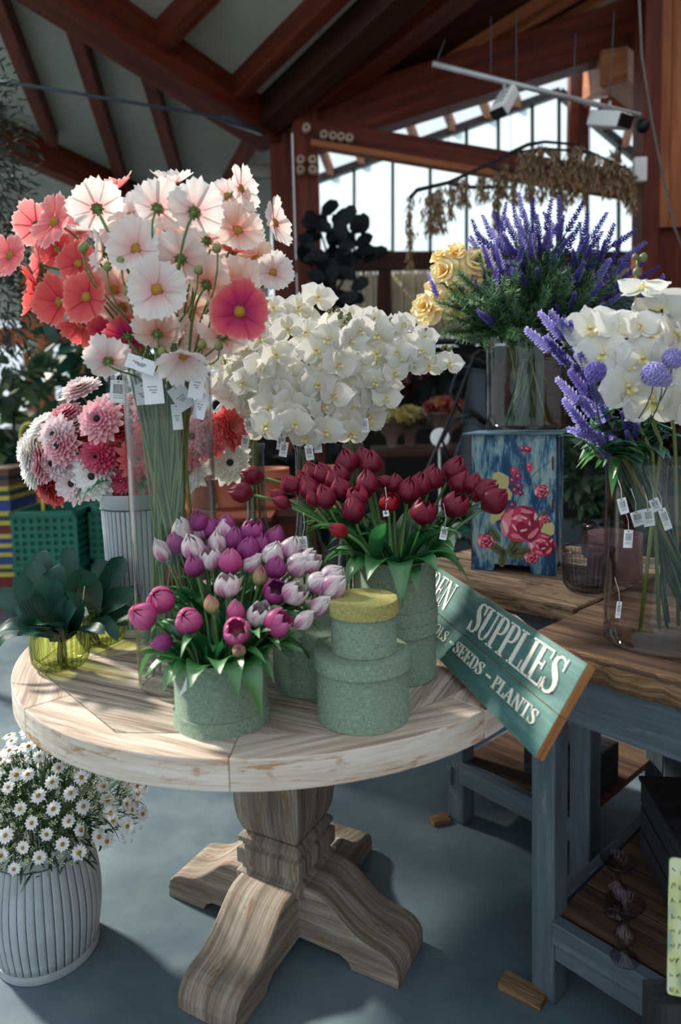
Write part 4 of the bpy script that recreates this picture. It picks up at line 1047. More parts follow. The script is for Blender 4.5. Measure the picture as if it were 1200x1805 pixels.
for i, s in enumerate(tl):
    q = s.split(); x, y = float(q[0]) / 3.333 + 260, float(q[1]) / 3.333 + 900; c = q[2]; op = int(q[3]); r = float(q[4]) * .93; v = q[5] if len(q) > 5 else ''
    yy = (y - 930) / 210.0
    Y = 1.345 - .22 * min(1, max(0, yy)) + rnd(-.012, .012)
    ctr = P(x, y, Y); ox = (x - 395) / 160.0
    z = Vector((ox * .55, -.12 - .3 * yy, 1)).normalized()
    if v == 'r': z = Vector((1.0, -.3, .9)).normalized()
    if v == 'f': z = Vector((ox * .5, -.95, .75)).normalized()
    if v == 'l': z = Vector((-.5, -.6, .1)).normalized()
    head = ctr - z * .026 * r
    a = rnd(0, 6.28); base = BA + Vector((max(-.06, min(.06, (head.x - BA.x) * .45)), max(-.06, min(.06, (head.y - BA.y) * .5)), rnd(-.005, 0)))
    tulip(base, head, z, CW[c], op, r, 'tulA', OW[op] + ' ' + LW[c] if c != 'g' else LW[c], 'in the front box', i % 4, True, 'purple and white tulips in the front hat box')
BB = Vector((.112, 1.405, TZ + .197))
tl = """100 180 m 1 1 L;55 250 m 1 1 L;260 215 m 1 .95;340 170 m 1 1;385 175 m 1 1.05;330 235 m 1 1.05;400 265 m 1 1.05;460 235 m 1 1.1;455 180 m 1 1.1;485 125 m 1 1.2;555 108 m 1 1.05;585 130 m 1 1.2;570 210 m 1 1.2;
205 260 m 0 .9 l;218 290 m 0 .9 l;515 318 m 1 1.15;530 260 m 2 .95;450 400 r 0 .9 d;660 288 r 2 .85;640 203 m 0 .95 l;685 212 m 1 .95;740 240 m 1 1.1;782 215 m 1 1.15;835 190 m 1 1.15;800 325 m 2 1.1;
925 155 m 1 1.2 r;950 210 m 1 1.15 r;1003 215 m 1 1 r;930 295 m 2 1.15 r;1050 245 m 1 1.2 R;1090 280 m 1 1.2 R;430 200 m 1 1;345 270 m 0 .85;310 195 m 1 .85""".replace('\n', '').split(';')
for i, s in enumerate(tl):
    q = s.split(); x, y = float(q[0]) / 2.308 + 400, float(q[1]) / 2.308 + 760; op = int(q[3]); r = float(q[4]) * .98; v = q[5] if len(q) > 5 else ''
    yy = (y - 810) / 120.0; Y = 1.50 - .2 * min(1.1, max(0, yy)) + rnd(-.012, .012); ctr = P(x, y, Y); ox = (x - 680) / 200.0
    z = {'L': Vector((-1, -.1, .25)), 'l': Vector((-.9, -.2, .5)), 'r': Vector((.5, -.2, 1)), 'R': Vector((1, -.2, .75)), 'd': Vector((-.75, -.4, .5)), '': Vector((ox * .6, -.25, 1))}[v].normalized()
    head = ctr - z * .026 * r
    base = BB + Vector((max(-.06, min(.06, (head.x - BB.x) * .4)), max(-.055, min(.055, (head.y - BB.y) * .5)), rnd(-.005, 0)))
    tulip(base, head, z, 'maroon' if q[2] == 'm' else 'red', op, r, 'tulB', OW[op] + (' dark red tulip' if q[2] == 'm' else ' bright red tulip'), 'in the tall box', i % 4, True, 'dark red tulips in the tall hat box')
# big leaves hanging over the two boxes
def over_leaves(ctr, rim, n, where, key, lim, names='broad_foliage'):
    for k in range(n):
        a = lim[0] + (lim[1] - lim[0]) * (k + rnd(.2, .8)) / n; out = Vector((math.cos(a), math.sin(a), 0)); l = rnd(.085, .125)
        p0 = ctr + out * rim * .55; e = Vector((0, 0, rnd(-.3, .75) * l))
        lp = bez(p0, p0 + Vector((0, 0, l * .65)) + out * l * .25, p0 + out * l * .65 + Vector((0, 0, l * .8)), p0 + out * l * rnd(.85, 1.15) + e + Vector((0, 0, .02)), 8)
        b = MB(); leaf_grid(b, lp, rnd(.024, .033), fold=.35, wave=.003, seed=k); o = part(names, b, M_tleaf, None); tag(o, None, 'leaf', 'tulip leaves ' + where); reg(o, key, 'broad green tulip leaf', where, lp[-1])
over_leaves(BA, .08, 15, 'over the rim of the front hat box', 'tlA', (-PI - .3, .5)); over_leaves(BB, .08, 14, 'over the rim of the tall hat box', 'tlB', (-PI - .3, .4))
b = MB(); lp = [G(315, 1230, 0) * 0 + P(x, y, 1.145) for x, y in ((335, 1180), (334, 1196), (325, 1215), (312, 1232))]; leaf_grid(b, lp, .006, up=Vector((0, 1, .3)), fold=.1); solo('paper_tag', b, M_tag, 'curled white paper tag hanging on the front hat box', 'tag')
tagcard(534, 957, 1.33, .017, .026, .1, 'small white barcode tag left of the dark red tulips', 'small tags on tulips', True)
tagcard(782, 940, 1.33, .014, .026, -.2, 'small white barcode tag right of the dark red tulips', 'small tags on tulips', True)
tagcard(680, 905, 1.36, .012, .012, .1, 'tiny white tag amid the dark red tulips', 'small tags on tulips')

# ---------------------------------------------------------------- white orchids in three bottles
def orchid_mesh(var, size=1.0, spread=0.0):
    def mk():
        b = MB(); mats = [petmat('orchid', [(0, C(232, 226, 176)), (.18, C(232, 230, 216)), (1, C(236, 236, 234))], sscale=5, streak=.07, trans=.3, gloss=.04), petmat('orchid_lip', [(0, C(216, 180, 80)), (.5, C(244, 228, 150)), (1, C(252, 248, 220))], trans=.25)]
        R = .048
        for a, W, r1, dz in ((PI / 2, .0165, .042, -.001), (PI / 2 + 2.2, .0155, .042, -.0015), (PI / 2 - 2.2, .0155, .042, -.0015)):
            petal(b, a, .003, r1, W, lambda t, dz=dz: dz - .08 * R * t * t + .1 * R * t ** 3 * math.sin(var), 0, 4, 8, .75, 0, -1)
        for sgn in (1, -1):
            petal(b, PI / 2 - sgn * 1.32, .002, .05, .0285, lambda t: .002 + (.10 + .16 * (var % 3)) * R * t * t, 0, 8, 10, .62, 0, -1, 0, -.12 - .08 * (var % 2), var)
        for sgn in (1, -1): petal(b, -PI / 2 + sgn * .75, .001, .011, .0045, lambda t: .003 + .012 * t, 1, 3, 4, .5, 0, .5)
        petal(b, -PI / 2, .001, .015, .0045, lambda t: .003 + .006 * math.sin(t * 3), 1, 3, 5, .2, 0, .5); b.ball((0, .002, .006), .0035, 8, 6, 1)
        return b.mesh('bloom', mats)
    return cached(('orc', var, size), mk)
M_ostem = m_leafy('orchid_stem', [(0, C(112, 124, 60)), (1, C(150, 156, 92))], streak=.2, trans=.1)
def orchid(base, path, blooms, nb, key, lab, where, grp, scale=1.0, sr=.0026, face=Vector((0, -1, .0))):
    root = thing('white_orchid', base, None, 'orchid', grp); stem_part(root, [base] + path, sr, M_ostem, 7); full = [Vector(p) for p in path]
    def at(t):
        t = t * (len(full) - 1); i = min(int(t), len(full) - 2); return full[i].lerp(full[i + 1], t - i), (full[i + 1] - full[i]).normalized()
    for k in range(blooms):
        t = .16 + .74 * k / max(1, blooms - 1) if blooms > 1 else .5; p, d = at(t); sd_ = (-1) ** k
        off = Vector((sd_ * rnd(.012, .032), rnd(-.045, -.015), rnd(-.03, .012))) * scale; c = p + off
        z = (face + Vector((off.x * 12 + rnd(-.35, .35), 0, rnd(-.35, .25)))).normalized()
        pd = MB(); pd.tube(bez(p, p + Vector((0, 0, .01)), c - z * .012 + Vector((0, 0, .006)), c - z * .002, 4), .0012 * scale, 5); part('pedicel', pd, M_ostem, root)
        sub('bloom', orchid_mesh(k % 4), root, frame(c, z, rnd(-.35, .35), scale * rnd(.84, 1.05) * (1 - .18 * t)))
    for k in range(nb):
        t = .93 + .07 * k / max(1, nb - 1) if nb > 1 else 1.; p, d = at(min(1, t)); s = Vector(((-1) ** k * .006, -.004, .004 + .002 * k)) * scale
        sub('bud', bud_mesh('orc', C(120, 126, 80), C(172, 176, 120), .0052, .011), root, frame(p + s, s + d * .005, 0, scale * (1.35 - .18 * k)))
    reg(root, key, lab, where, at(.6)[0]); return root
BOT = [(P(450, 985, 1.83), 448, 'left'), (P(537, 985, 1.70), 537, 'middle'), (P(612, 985, 1.86), 622, 'right')]
btl = []
for bp, pxn, nm in BOT:
    bx_, by_ = P(pxn, 790, bp.y).x, bp.y; M = Matrix.Translation((bx_, by_, TZ)); zn = P(pxn, 783, by_).z - TZ; b = MB(); zs = zn * .42
    pr = [(0, 0), (.05, .0), (.055, .01), (.055, zs * .6), (.048, zs), (.03, zs + .06), (.026, zs + .10), (.026, zn - .012), None, (.026, zn - .012), (.030, zn - .010), (.030, zn), (.027, zn + .002), None, (.0235, zn), (.0235, zs + .10), (.0275, zs + .06), (.045, zs), (.052, zs * .6), (.052, .014), (0, .012)]
    b.lathe(pr, 48, 0, M); o = part('glass_bottle', b, M_vglass2, None); tag(o, nm + ' tall long-necked glass bottle holding white orchids', 'vase', 'bottles of white orchids'); btl.append((bx_, by_, TZ + zn))
sp = [(0, [(436, 690), (415, 610), (440, 555), (470, 530)]), (0, [(425, 700), (398, 650), (402, 600), (430, 600)]), (0, [(455, 690), (470, 600), (500, 545), (540, 520), (556, 518)]), (0, [(440, 720), (430, 690), (440, 640), (480, 622)]),
      (1, [(520, 700), (485, 640), (470, 600), (500, 570)]), (1, [(540, 700), (545, 620), (560, 560), (590, 545)]), (1, [(530, 720), (500, 700), (490, 740), (510, 760)]), (1, [(545, 715), (570, 680), (580, 630), (600, 575), (608, 552)]), (1, [(540, 735), (548, 720), (556, 745), (560, 770)]), (1, [(525, 720), (480, 690), (458, 660), (462, 625)]),
      (2, [(610, 690), (600, 620), (620, 565), (645, 542)]), (2, [(625, 690), (640, 620), (670, 575), (700, 560)]), (2, [(630, 700), (670, 640), (700, 600), (745, 582)]), (2, [(632, 700), (680, 670), (710, 640), (760, 622), (790, 618)]), (2, [(615, 710), (590, 690), (590, 640), (580, 600)]), (2, [(625, 705), (655, 690), (680, 660), (700, 620)]), (2, [(610, 720), (598, 712), (600, 730), (610, 745)])]
for i, (bi, pp) in enumerate(sp):
    bx_, by_, bz = btl[bi]; ys = by_ - .05 - rnd(0, .07); pp = [(x, y + max(0, (640 - y) * .14)) for x, y in pp]; path = [Vector((bx_ + rnd(-.012, .012), by_ + rnd(-.012, .012), bz))] + [P(x, y, by_ + (ys - by_) * (k + 1) / len(pp)) for k, (x, y) in enumerate(pp)]
    sm = []
    for k in range(len(path) - 1):
        a, b_, c_, d_ = path[max(k - 1, 0)], path[k], path[k + 1], path[min(k + 2, len(path) - 1)]
        for t in (0, .33, .67): sm.append(.5 * ((2 * b_) + (c_ - a) * t + (2 * a - 5 * b_ + 4 * c_ - d_) * t * t + (3 * b_ - a - 3 * c_ + d_) * t ** 3))
    sm.append(path[-1])
    orchid(Vector((bx_ + rnd(-.03, .03), by_ + rnd(-.03, .03), TZ + .02)), sm, 9 if len(pp) > 3 or i % 2 else 8, 4 if pp[-1][1] < 630 else 0, 'orc', 'arching white orchid spray', 'from the ' + BOT[bi][2] + ' bottle', 'white orchid sprays in bottles', 1.15)
for k, (x, y, Y) in enumerate(((438, 750, 1.72), (449, 748, 1.73), (432, 780, 1.72), (495, 780, 1.66), (500, 792, 1.62), (545, 798, 1.62), (560, 785, 1.64), (643, 750, 1.74), (620, 735, 1.76))):
    tagcard(x, y, Y, .019, .036, rnd(-.25, .25), None, 'white barcode tags under the orchids', True); reg([o for o in COL.objects if o.name.startswith('paper_tag') and o.parent is None and 'label' not in o][-1], 'otag', 'small white barcode tag below the orchids', '', P(x, y, Y))

# ---------------------------------------------------------------- zinnias and anemones in the zinc planter
ZC = {'w': ([(0, C(236, 232, 214)), (.4, C(250, 248, 244)), (1, C(255, 254, 252))], 'white double flower, black centre'),
      'v': ([(0, C(206, 216, 150)), (.3, C(238, 236, 220)), (1, C(244, 242, 236))], 'greenish white double flower, black centre'),
      'l': ([(0, C(232, 224, 170)), (.3, C(238, 214, 214)), (1, C(250, 236, 238))], 'pale blush double flower, dark centre'),
      'p': ([(0, C(214, 90, 120)), (.5, C(234, 140, 160)), (1, C(250, 214, 220))], 'pink double flower, dark centre'),
      'r': ([(0, C(170, 176, 80)), (.25, C(206, 60, 70)), (1, C(234, 104, 100))], 'coral double flower, lime centre'),
      'm': ([(0, C(150, 20, 60)), (.5, C(200, 40, 90)), (1, C(226, 96, 130))], 'magenta double flower')}
M_btn = m_plain('black_button', C(24, 22, 34), .7, scale=60)
def zinnia_mesh(c, var):
    def mk():
        b = MB(); pm = petmat('zin_' + c, ZC[c][0], sscale=7, streak=.14, trans=.35)
        for L, (n, r1, W, zz, cu) in enumerate(((16, .052, .0105, -.006, .10), (17, .048, .0095, -.001, .22), (16, .041, .009, .004, .34), (15, .034, .008, .008, .5), (13, .026, .007, .011, .8), (11, .018, .0055, .012, 1.3))):
            for k in range(n):
                q = r1 * (1 + .09 * math.sin(k * 3.3 + var + L)); petal(b, 2 * PI * (k + .5 * (L % 2)) / n + var * .2 + L * .17, .004, q, W, lambda t, zz=zz, cu=cu, q=q: zz + cu * q * t * t * .5, 0, 3, 4, .5, .1, .55, .1 * math.sin(k * 5 + L), .25, k + L)
        return b.mesh('bloom', pm)
    return cached(('zin', c, var), mk)
def btn_mesh():
    def mk():
        b = MB(); b.ball((0, 0, .012), .0075, 12, 8, 0, (1, 1, .8)); return b.mesh('centre', M_btn)
    return cached('btn', mk)
ZB = Vector((-.525, 1.745, TZ + .34))
zl = """370 120 l .95 U;460 262 p 1 F;300 240 p .9 U;215 285 w .95 U;350 290 l .95 U;155 480 w 1.05 L;345 548 l 1.05 F;437 515 w 1.1 F;200 455 p 1 L;235 585 r .9 D;380 350 r 1 U;560 300 r 1 U;645 440 r 1.0 F;540 420 r .9 U;
622 195 p 1 U;590 590 m .95 D;680 540 r .95 F;1050 455 v 1.05 F;1055 300 r .95 R;955 350 r .9 F;510 200 l 1 U;130 405 w .95 L;720 300 r 1.05 F;965 290 w .9 U;880 340 p .9 F;800 200 p 1 U;820 420 r 1 F;280 380 p .95 F;
690 130 w .9 U;450 430 m .85 F;860 500 w .9 F;260 330 l .9 F;760 560 m .9 D;560 540 m .7 F;900 230 l .9 U;210 540 m .8 L;560 230 w .9 U;700 220 p .9 F;250 460 l .8 F""".replace('\n', '').split(';')
for i, s in enumerate(zl):
    x, y, c, r, v = s.split(); px, py = float(x) / 2.609, 640 + float(y) / 2.609; r = float(r) * 1.22
    cxp, cyp = 235, 770; e = 1 - min(1, ((px - cxp) / 200) ** 2 + ((py - cyp) / 120) ** 2); Y = 1.80 - .16 * max(0, math.sqrt(max(0, e))) + (.06 if v == 'U' else 0)
    head = P(px, py, Y); ox, oz = (px - cxp) / 200, -(py - cyp) / 120
    z = {'F': Vector((ox * .5, -1, .15 + oz * .4)), 'U': Vector((ox * .5, -.45, .9)), 'L': Vector((-.8, -.55, .1)), 'R': Vector((.7, -.6, .2)), 'D': Vector((ox * .6, -.8, -.35))}[v].normalized()
    base = ZB + Vector((rnd(-.05, .05), rnd(-.05, .05), -.02)); root = thing('double_zinnia', base, None, 'flower', 'double flowers in the tall zinc planter')
    stem_part(root, bez(base, base + Vector((0, 0, .06)), head - z * .07, head - z * .004, 7), .0026, M_stem)
    M = frame(head, z, rnd(0, 6), r); bl = sub('bloom', zinnia_mesh(c, i % 2), root, M)
    if c in 'wvlp': sub('centre', btn_mesh(), bl, M)
    reg(root, 'zin', ZC[c][1], 'in the zinc planter', head)
for k in range(9):
    a = rnd(-PI, 0); out = Vector((math.cos(a), math.sin(a), 0)); p0 = ZB + out * .05; lp = bez(p0, p0 + Vector((0, 0, .08)), p0 + out * .08 + Vector((0, 0, .07)), p0 + out * .1 + Vector((0, 0, rnd(-.01, .05))), 6)
    b = MB(); leaf_grid(b, lp, .018, fold=.2, wave=.002); o = tag(part('leaf', b, M_tleaf, None), None, 'leaf', 'leaves under the double flowers'); reg(o, 'zlf', 'green leaf', 'at the planter rim', lp[-1])

# ---------------------------------------------------------------- lavender and yellow roses on the cabinet
def spike_mesh(pale, var, L=.062):
    def mk():
        b = MB(); rr = random.Random(var + 3); n = 80
        for k in range(n):
            t = k / n; a = k * 2.4; z = L * t; r = .0082 * (1 - .75 * t ** 1.6) * (1 if t > .06 else .5); ln = .0105 * (1 - .45 * t) * rr.uniform(.75, 1.15)
            d = Vector((math.cos(a) * .85, math.sin(a) * .85, .65)).normalized(); p = Vector((math.cos(a) * r * .35, math.sin(a) * r * .35, z)); s = Vector((-math.sin(a), math.cos(a), 0)) * .0034
            b.grid(1, 2, lambda u, v: p + d * ln * v + s * (2 * u - 1) * (.5 + 1.2 * v * (1 - v) * 2 - .35 * v) + Vector((0, 0, -.0012 * v * v)))
        return b.mesh('flower_spike', M_lavl if pale else M_lav)
    return cached(('spk', pale, var, L), mk)
def needle_mesh(var, L=.19, n=170, mat=None, ln=.03, w=.0019, key='ndl'):
    def mk():
        b = MB(); rr = random.Random(var)
        for k in range(n):
            t = k / n; a = rr.uniform(0, 6.28); d = Vector((math.cos(a) * .75, math.sin(a) * .75, rr.uniform(.3, .9))).normalized(); p = Vector((0, 0, L * t)); l = ln * rr.uniform(.6, 1.2) * (1 - .4 * t)
            s = Vector((-math.sin(a), math.cos(a), 0)) * w; b.grid(1, 2, lambda u, v: p + d * l * v + Vector((0, 0, .15 * l * v * v)) + s * (2 * u - 1) * (1 - .75 * v))
        return b.mesh('foliage', mat or M_lavleaf)
    return cached((key, var, L), mk)
LN = Vector((LVC.x, LVC.y, LVC.z + .29))
def lav_spray(vxy, zb, neck, head, hd, pale, nsp, key, lab, where, grp, fol=True, stem=M_darkstem, rin=.08, s=1.0, r=.0017):
    pts = vase_stem(vxy, rin, zb, neck, rin * .7, head, hd, 7); root = thing('lavender_spray', pts[0], None, 'flower', grp); stem_part(root, pts, r, stem, 5)
    if fol: sub('foliage', needle_mesh(random.randrange(4)), root, frame(head - hd * .25, hd, rnd(0, 6), s))
    sub('flower_spike', spike_mesh(pale, random.randrange(3)), root, frame(head, hd, rnd(0, 6), s * rnd(.9, 1.25)))
    for k in range(nsp - 1):
        q = head - hd * rnd(.03, .1) * s; side = Vector((rnd(-1, 1), rnd(-1, .4), rnd(-.3, 1))).normalized(); dd = (hd * 1.1 + side * .8).normalized()
        tw = MB(); tw.tube([q, q + dd * .03], .0009, 4); part('side_twig', tw, stem, root); sub('flower_spike', spike_mesh(pale, random.randrange(3)), root, frame(q + dd * .026, dd, 0, s * rnd(.6, .95)))
    reg(root, key, lab, where, head)
cx0, cy0 = 938, 610
for i in range(88):
    a = math.radians(-14 + 208 * ((i * .618034) % 1)); ring = .42 + .58 * math.sqrt((i + .5) / 88)
    RX = 238 if math.cos(a) > 0 else 165; RY = 232
    px, py = cx0 + RX * ring * math.cos(a), cy0 - RY * ring * math.sin(a) - 18
    if px < 850 and py > 440: continue
    Y = LVC.y - .21 * math.sqrt(max(0, 1.06 - ring ** 2)) * (1 if i % 4 else -.9) + rnd(-.03, .03); head = P(px, py, Y)
    hd = (head - (LN + Vector((0, 0, -.02)))).normalized(); hd = (hd + Vector((rnd(-.45, .45), rnd(-.4, .1), rnd(-.15, .35)))).normalized(); head = head - hd * .035
    lav_spray((LVC.x, LVC.y), LVC.z + .02, LN.z, head, hd, i % 5 == 0, 4 if i % 3 else 3, 'lav', 'purple lavender spray', 'above the cabinet', 'lavender sprays in the vase on the cabinet', s=1.2)
for i in range(34):   # green filler low in the bunch
    a = math.radians(rnd(0, 180)); px, py = cx0 + rnd(60, 150) * math.cos(a), 585 - rnd(10, 110) * math.sin(a); head = P(px, py, LVC.y - rnd(.02, .2)); hd = (head - LN + Vector((0, -.02, .03))).normalized()
    pts = vase_stem((LVC.x, LVC.y), .08, LVC.z + .02, LN.z, .06, head, hd, 5); root = thing('green_filler_sprig', pts[0], None, 'foliage', 'green filler sprigs under the lavender'); stem_part(root, pts, .0015, M_darkstem, 5)
    for k in range(3): sub('foliage', needle_mesh(k), root, frame(head - hd * .1, (hd + Vector((rnd(-.6, .6), rnd(-.5, .2), rnd(-.5, .6)))).normalized(), 0, 1.0))
    reg(root, 'lavf', 'feathery green sprig', 'under the lavender', head)
def rose_mesh(c, var):
    def mk():
        b = MB(); pm = petmat('rose_' + c, [(0, C(232, 180, 80)), (.4, C(248, 220, 140)), (1, C(254, 242, 196))], trans=.3, streak=.06)
        for L, (n, r1, zb, cup, W) in enumerate(((5, .044, -.004, .3, .032), (5, .036, .0, .65, .028), (4, .026, .003, 1.2, .024), (3, .016, .004, 2.2, .017))):
            for k in range(n): petal(b, 2 * PI * (k + .5 * (L % 2)) / n + L * .5 + var, .003, r1, W, lambda t, r1=r1, cup=cup, zb=zb: zb + cup * r1 * math.sin(min(1, t * 1.05) * PI * .55) - (.25 * r1 * max(0, t - .75) * 4 * .5), 0, 5, 6, .45, 0, .5, 0, .35 if L else .1, k)
        return b.mesh('bloom', pm)
    return cached(('rose', c, var), mk)
for i, (x, y, r, f) in enumerate(((842, 468, 1.15, 'F'), (790, 485, 1.2, 'L'), (805, 530, 1.35, 'F'), (755, 545, 1.1, 'L'), (803, 447, .75, 'U'), (776, 455, .65, 'U'), (835, 520, .9, 'R'), (770, 510, .9, 'B'))):
    Y = 2.02 if f != 'B' else 2.1; z = {'F': Vector((-.15, -1, .35)), 'L': Vector((-.6, -.8, .2)), 'U': Vector((-.2, -.5, .9)), 'R': Vector((.3, -.9, .3)), 'B': Vector((-.5, -.6, .3))}[f].normalized(); head = P(x, y, Y)
    pts = vase_stem((LVC.x, LVC.y), .08, LVC.z + .02, LN.z, .07, head - z * .004, z, 7); root = thing('yellow_rose', pts[0], None, 'flower', 'yellow roses in the vase on the cabinet'); stem_part(root, pts, .0024, M_bamboo)
    sub('bloom', rose_mesh('yellow', i % 3), root, frame(head - z * .008, z, rnd(0, 6), r * 1.12))
    for k in range(2):
        t0 = pts[-4]; side = Vector((rnd(-.7, .5), -.6, rnd(-.8, .2))).normalized(); b = MB(); leaf_grid(b, bez(t0, t0 + side * .03, t0 + side * .06 + Vector((0, 0, .01)), t0 + side * .09 - Vector((0, 0, .012)), 6), .017, fold=.15, wave=.002, seed=k); part('leaf', b, M_tleaf if i % 2 else M_bush, root)
    reg(root, 'yros', {'F': 'open yellow rose facing forward', 'L': 'open yellow rose turned left', 'U': 'small yellow rose facing up', 'R': 'yellow rose tucked into the lavender', 'B': 'yellow rose behind the others'}[f], 'on the bouquet', head)
for k in range(9):
    x, y = 780 + k * 15, 562 + 14 * math.sin(k * 2.1) + k * 3; t0 = P(870, 560, 2.06); t1 = P(x, y + 14, 2.0); b = MB(); leaf_grid(b, bez(t0, t0.lerp(t1, .3) + Vector((0, 0, .03)), t0.lerp(t1, .7) + Vector((0, -.02, .02)), t1, 6), .021, fold=.2, wave=.003, seed=k); o = tag(part('rose_leaf', b, M_dleaf if k % 3 else M_tleaf, None), None, 'leaf', 'dark rose leaves below the yellow roses'); reg(o, 'rlf', 'dark rose leaf', 'under the roses', t1)
for k, (x, y) in enumerate(((772, 528), (768, 508), (825, 512), (852, 505), (888, 488), (900, 525))):
    h = P(x, y + 10, 2.0); hd = Vector((rnd(-.5, .2), -.4, 1)).normalized(); lav_spray((LVC.x, LVC.y), LVC.z + .02, LN.z, h, hd, True, 2, 'lavp', 'pale lilac spray', 'beside the yellow roses', 'pale lilac sprays near the roses', fol=False)

# ---------------------------------------------------------------- the big vase on the right
RV = Vector((.672, 1.405, SZ)); RZ = SZ + .38
def rstem(head, hd, mat, r, spread=1):
    dx = (head.x - RV.x); base = RV + Vector((-dx * .45 * spread + rnd(-.05, .05), rnd(-.06, .06), .03)); base.x = max(RV.x - .09, min(RV.x + .09, base.x)); nk = Vector((max(RV.x - .1, min(RV.x + .1, RV.x + dx * .5)), RV.y + rnd(-.04, .04), RZ))
    return bez(base, base.lerp(nk, .3), base.lerp(nk, .7), nk, 4) + bez(nk, nk + (nk - base).normalized() * (head - nk).length * .35, head - hd * (head - nk).length * .3, head, 7)[1:]
GR = 'large white orchid stems in the right vase'
stems3 = [([(1165, 780), (1135, 700), (1118, 600), (1122, 520), (1124, 458)], [(1132, 507, (-.2, -.6, .8), 1.15), (1165, 547, (.5, .5, .7), 1.45), (1137, 592, (.3, -.9, .1), 1.4), (1187, 590, (.6, -.7, .2), 1.4), (1180, 628, (.4, -.9, -.1), 1.4), (1132, 632, (-.2, -.95, 0), 1.3)], [(1131, 457), (1122, 480), (1142, 510), (1119, 452)]),
          ([(1150, 800), (1110, 720), (1080, 650), (1055, 590)], [(1040, 580, (-.3, -.95, .1), 1.35), (1080, 573, (.1, -.8, .5), 1.2), (1062, 625, (-.4, -.9, 0), 1.3), (1108, 645, (0, -1, .1), 1.2), (1105, 682, (.05, -1, -.05), 1.5), (1125, 575, (.2, -.8, .4), 1.0)], [(1008, 590), (1000, 605), (980, 612)]),
          ([(1190, 800), (1185, 740), (1170, 700), (1190, 650)], [(1150, 708, (-.05, -1, -.1), 1.75), (1196, 690, (.3, -.95, 0), 1.5), (1205, 640, (.5, -.8, .1), 1.4), (1160, 655, (0, -1, .2), 1.2), (1225, 720, (.3, -1, 0), 1.5)], [])]
for i, (pp, bl, bd) in enumerate(stems3):
    Y0 = 1.33; path = [P(x, y, Y0 + .03 - .012 * k) for k, (x, y) in enumerate(pp)]; base = RV + Vector((-.06 + .05 * i, .02 * i - .03, .03)); nk = base.lerp(path[0], .6)
    root = thing('white_orchid', base, None, 'orchid', GR); sm = [base, base.lerp(path[0], .5)]
    for k in range(len(path) - 1):
        a, b_, c_, d_ = path[max(k - 1, 0)], path[k], path[k + 1], path[min(k + 2, len(path) - 1)]
        for t in (0, .25, .5, .75): sm.append(.5 * ((2 * b_) + (c_ - a) * t + (2 * a - 5 * b_ + 4 * c_ - d_) * t * t + (3 * b_ - a - 3 * c_ + d_) * t ** 3))
    sm.append(path[-1]); stem_part(root, sm, .0036, M_ostem, 8)
    for k, (x, y, z, s) in enumerate(bl):
        z = Vector(z).normalized(); c = P(x, y, Y0 - .05 - .006 * k); n_ = min(sm[2:], key=lambda q: (q - c).length); b = MB(); b.tube(bez(n_, n_ + Vector((0, 0, .012)), c - z * .02, c - z * .002, 5), .0016, 6); part('pedicel', b, M_ostem, root); sub('bloom', orchid_mesh((k + i) % 4), root, frame(c, z, rnd(-.3, .3), s * .84))
    for k, (x, y) in enumerate(bd):
        c = P(x, y, Y0 - .03); n_ = min(sm[2:], key=lambda q: (q - c).length); b = MB(); b.tube([n_, c + Vector((0, 0, -.004))], .0014, 5); part('pedicel', b, M_ostem, root); sub('bud', bud_mesh('orc', C(120, 126, 80), C(172, 176, 120), .0052, .011), root, frame(c - Vector((0, 0, .006)), (rnd(-.3, .3), 0, 1), 0, 1.7 - .2 * k))
    root['label'] = ('tall white orchid stem topped by green buds in the right vase', 'white orchid stem leaning left in the right vase', 'white orchid stem with the largest low bloom in the right vase')[i]
for i, (x, y, x2, y2, pale) in enumerate(((922, 577, 1000, 640, 1), (948, 548, 1005, 612, 1), (968, 545, 1012, 615, 0), (985, 560, 1025, 630, 1), (960, 590, 1010, 655, 0), (978, 665, 1045, 735, 1), (990, 700, 1045, 770, 1), (1005, 720, 1050, 780, 1), (998, 756, 1050, 770, 1), (1000, 650, 1050, 710, 0), (1040, 670, 1065, 730, 1), (1020, 620, 1050, 690, 0), (1192, 520, 1190, 600, 0), (1178, 548, 1180, 620, 0), (1100, 700, 1110, 760, 0))):
    tip, bs = P(x, y, 1.27), P(x2, y2, 1.31); hd = (tip - bs).normalized(); head = tip - hd * .07; lav = rstem(head, hd, M_darkstem, .0016)
    root = thing('lavender_spray', lav[0], None, 'flower', 'lavender sprays in the right vase'); stem_part(root, lav, .0018, M_darkstem, 6); k0 = bool(pale)
    sub('flower_spike', spike_mesh(k0, i % 3), root, frame(head - hd * .01, hd, 0, 1.2))
    for k in range(4): q = head - hd * rnd(.01, .09); dd = (hd + Vector((rnd(-.5, .5), rnd(-.4, .2), rnd(-.2, .5)))).normalized(); sub('flower_spike', spike_mesh(k0, (i + k) % 3), root, frame(q, dd, 0, rnd(.6, .95)))
    reg(root, 'rlav', 'pale lavender spray' if pale else 'deep purple lavender spray', 'in the right vase', head)
def statice_mesh(pale):
    def mk():
        b = MB(); n = 130
        for k in range(n):
            zc = 1 - 1.7 * (k + .5) / n; a = k * 2.39996; r = math.sqrt(max(0, 1 - zc * zc)); d = Vector((r * math.cos(a), r * math.sin(a), zc)); p = d * .016; M = frame(p, d, k, 1)
            for j in range(4): petal(b, PI / 2 * j, .0003, .0058, .0028, lambda t: .0035 * t, 0, 1, 2, .2, 0, .5, M=M)
        return b.mesh('bloom', M_lavl if pale else M_lav)
    return cached(('stat', pale), mk)
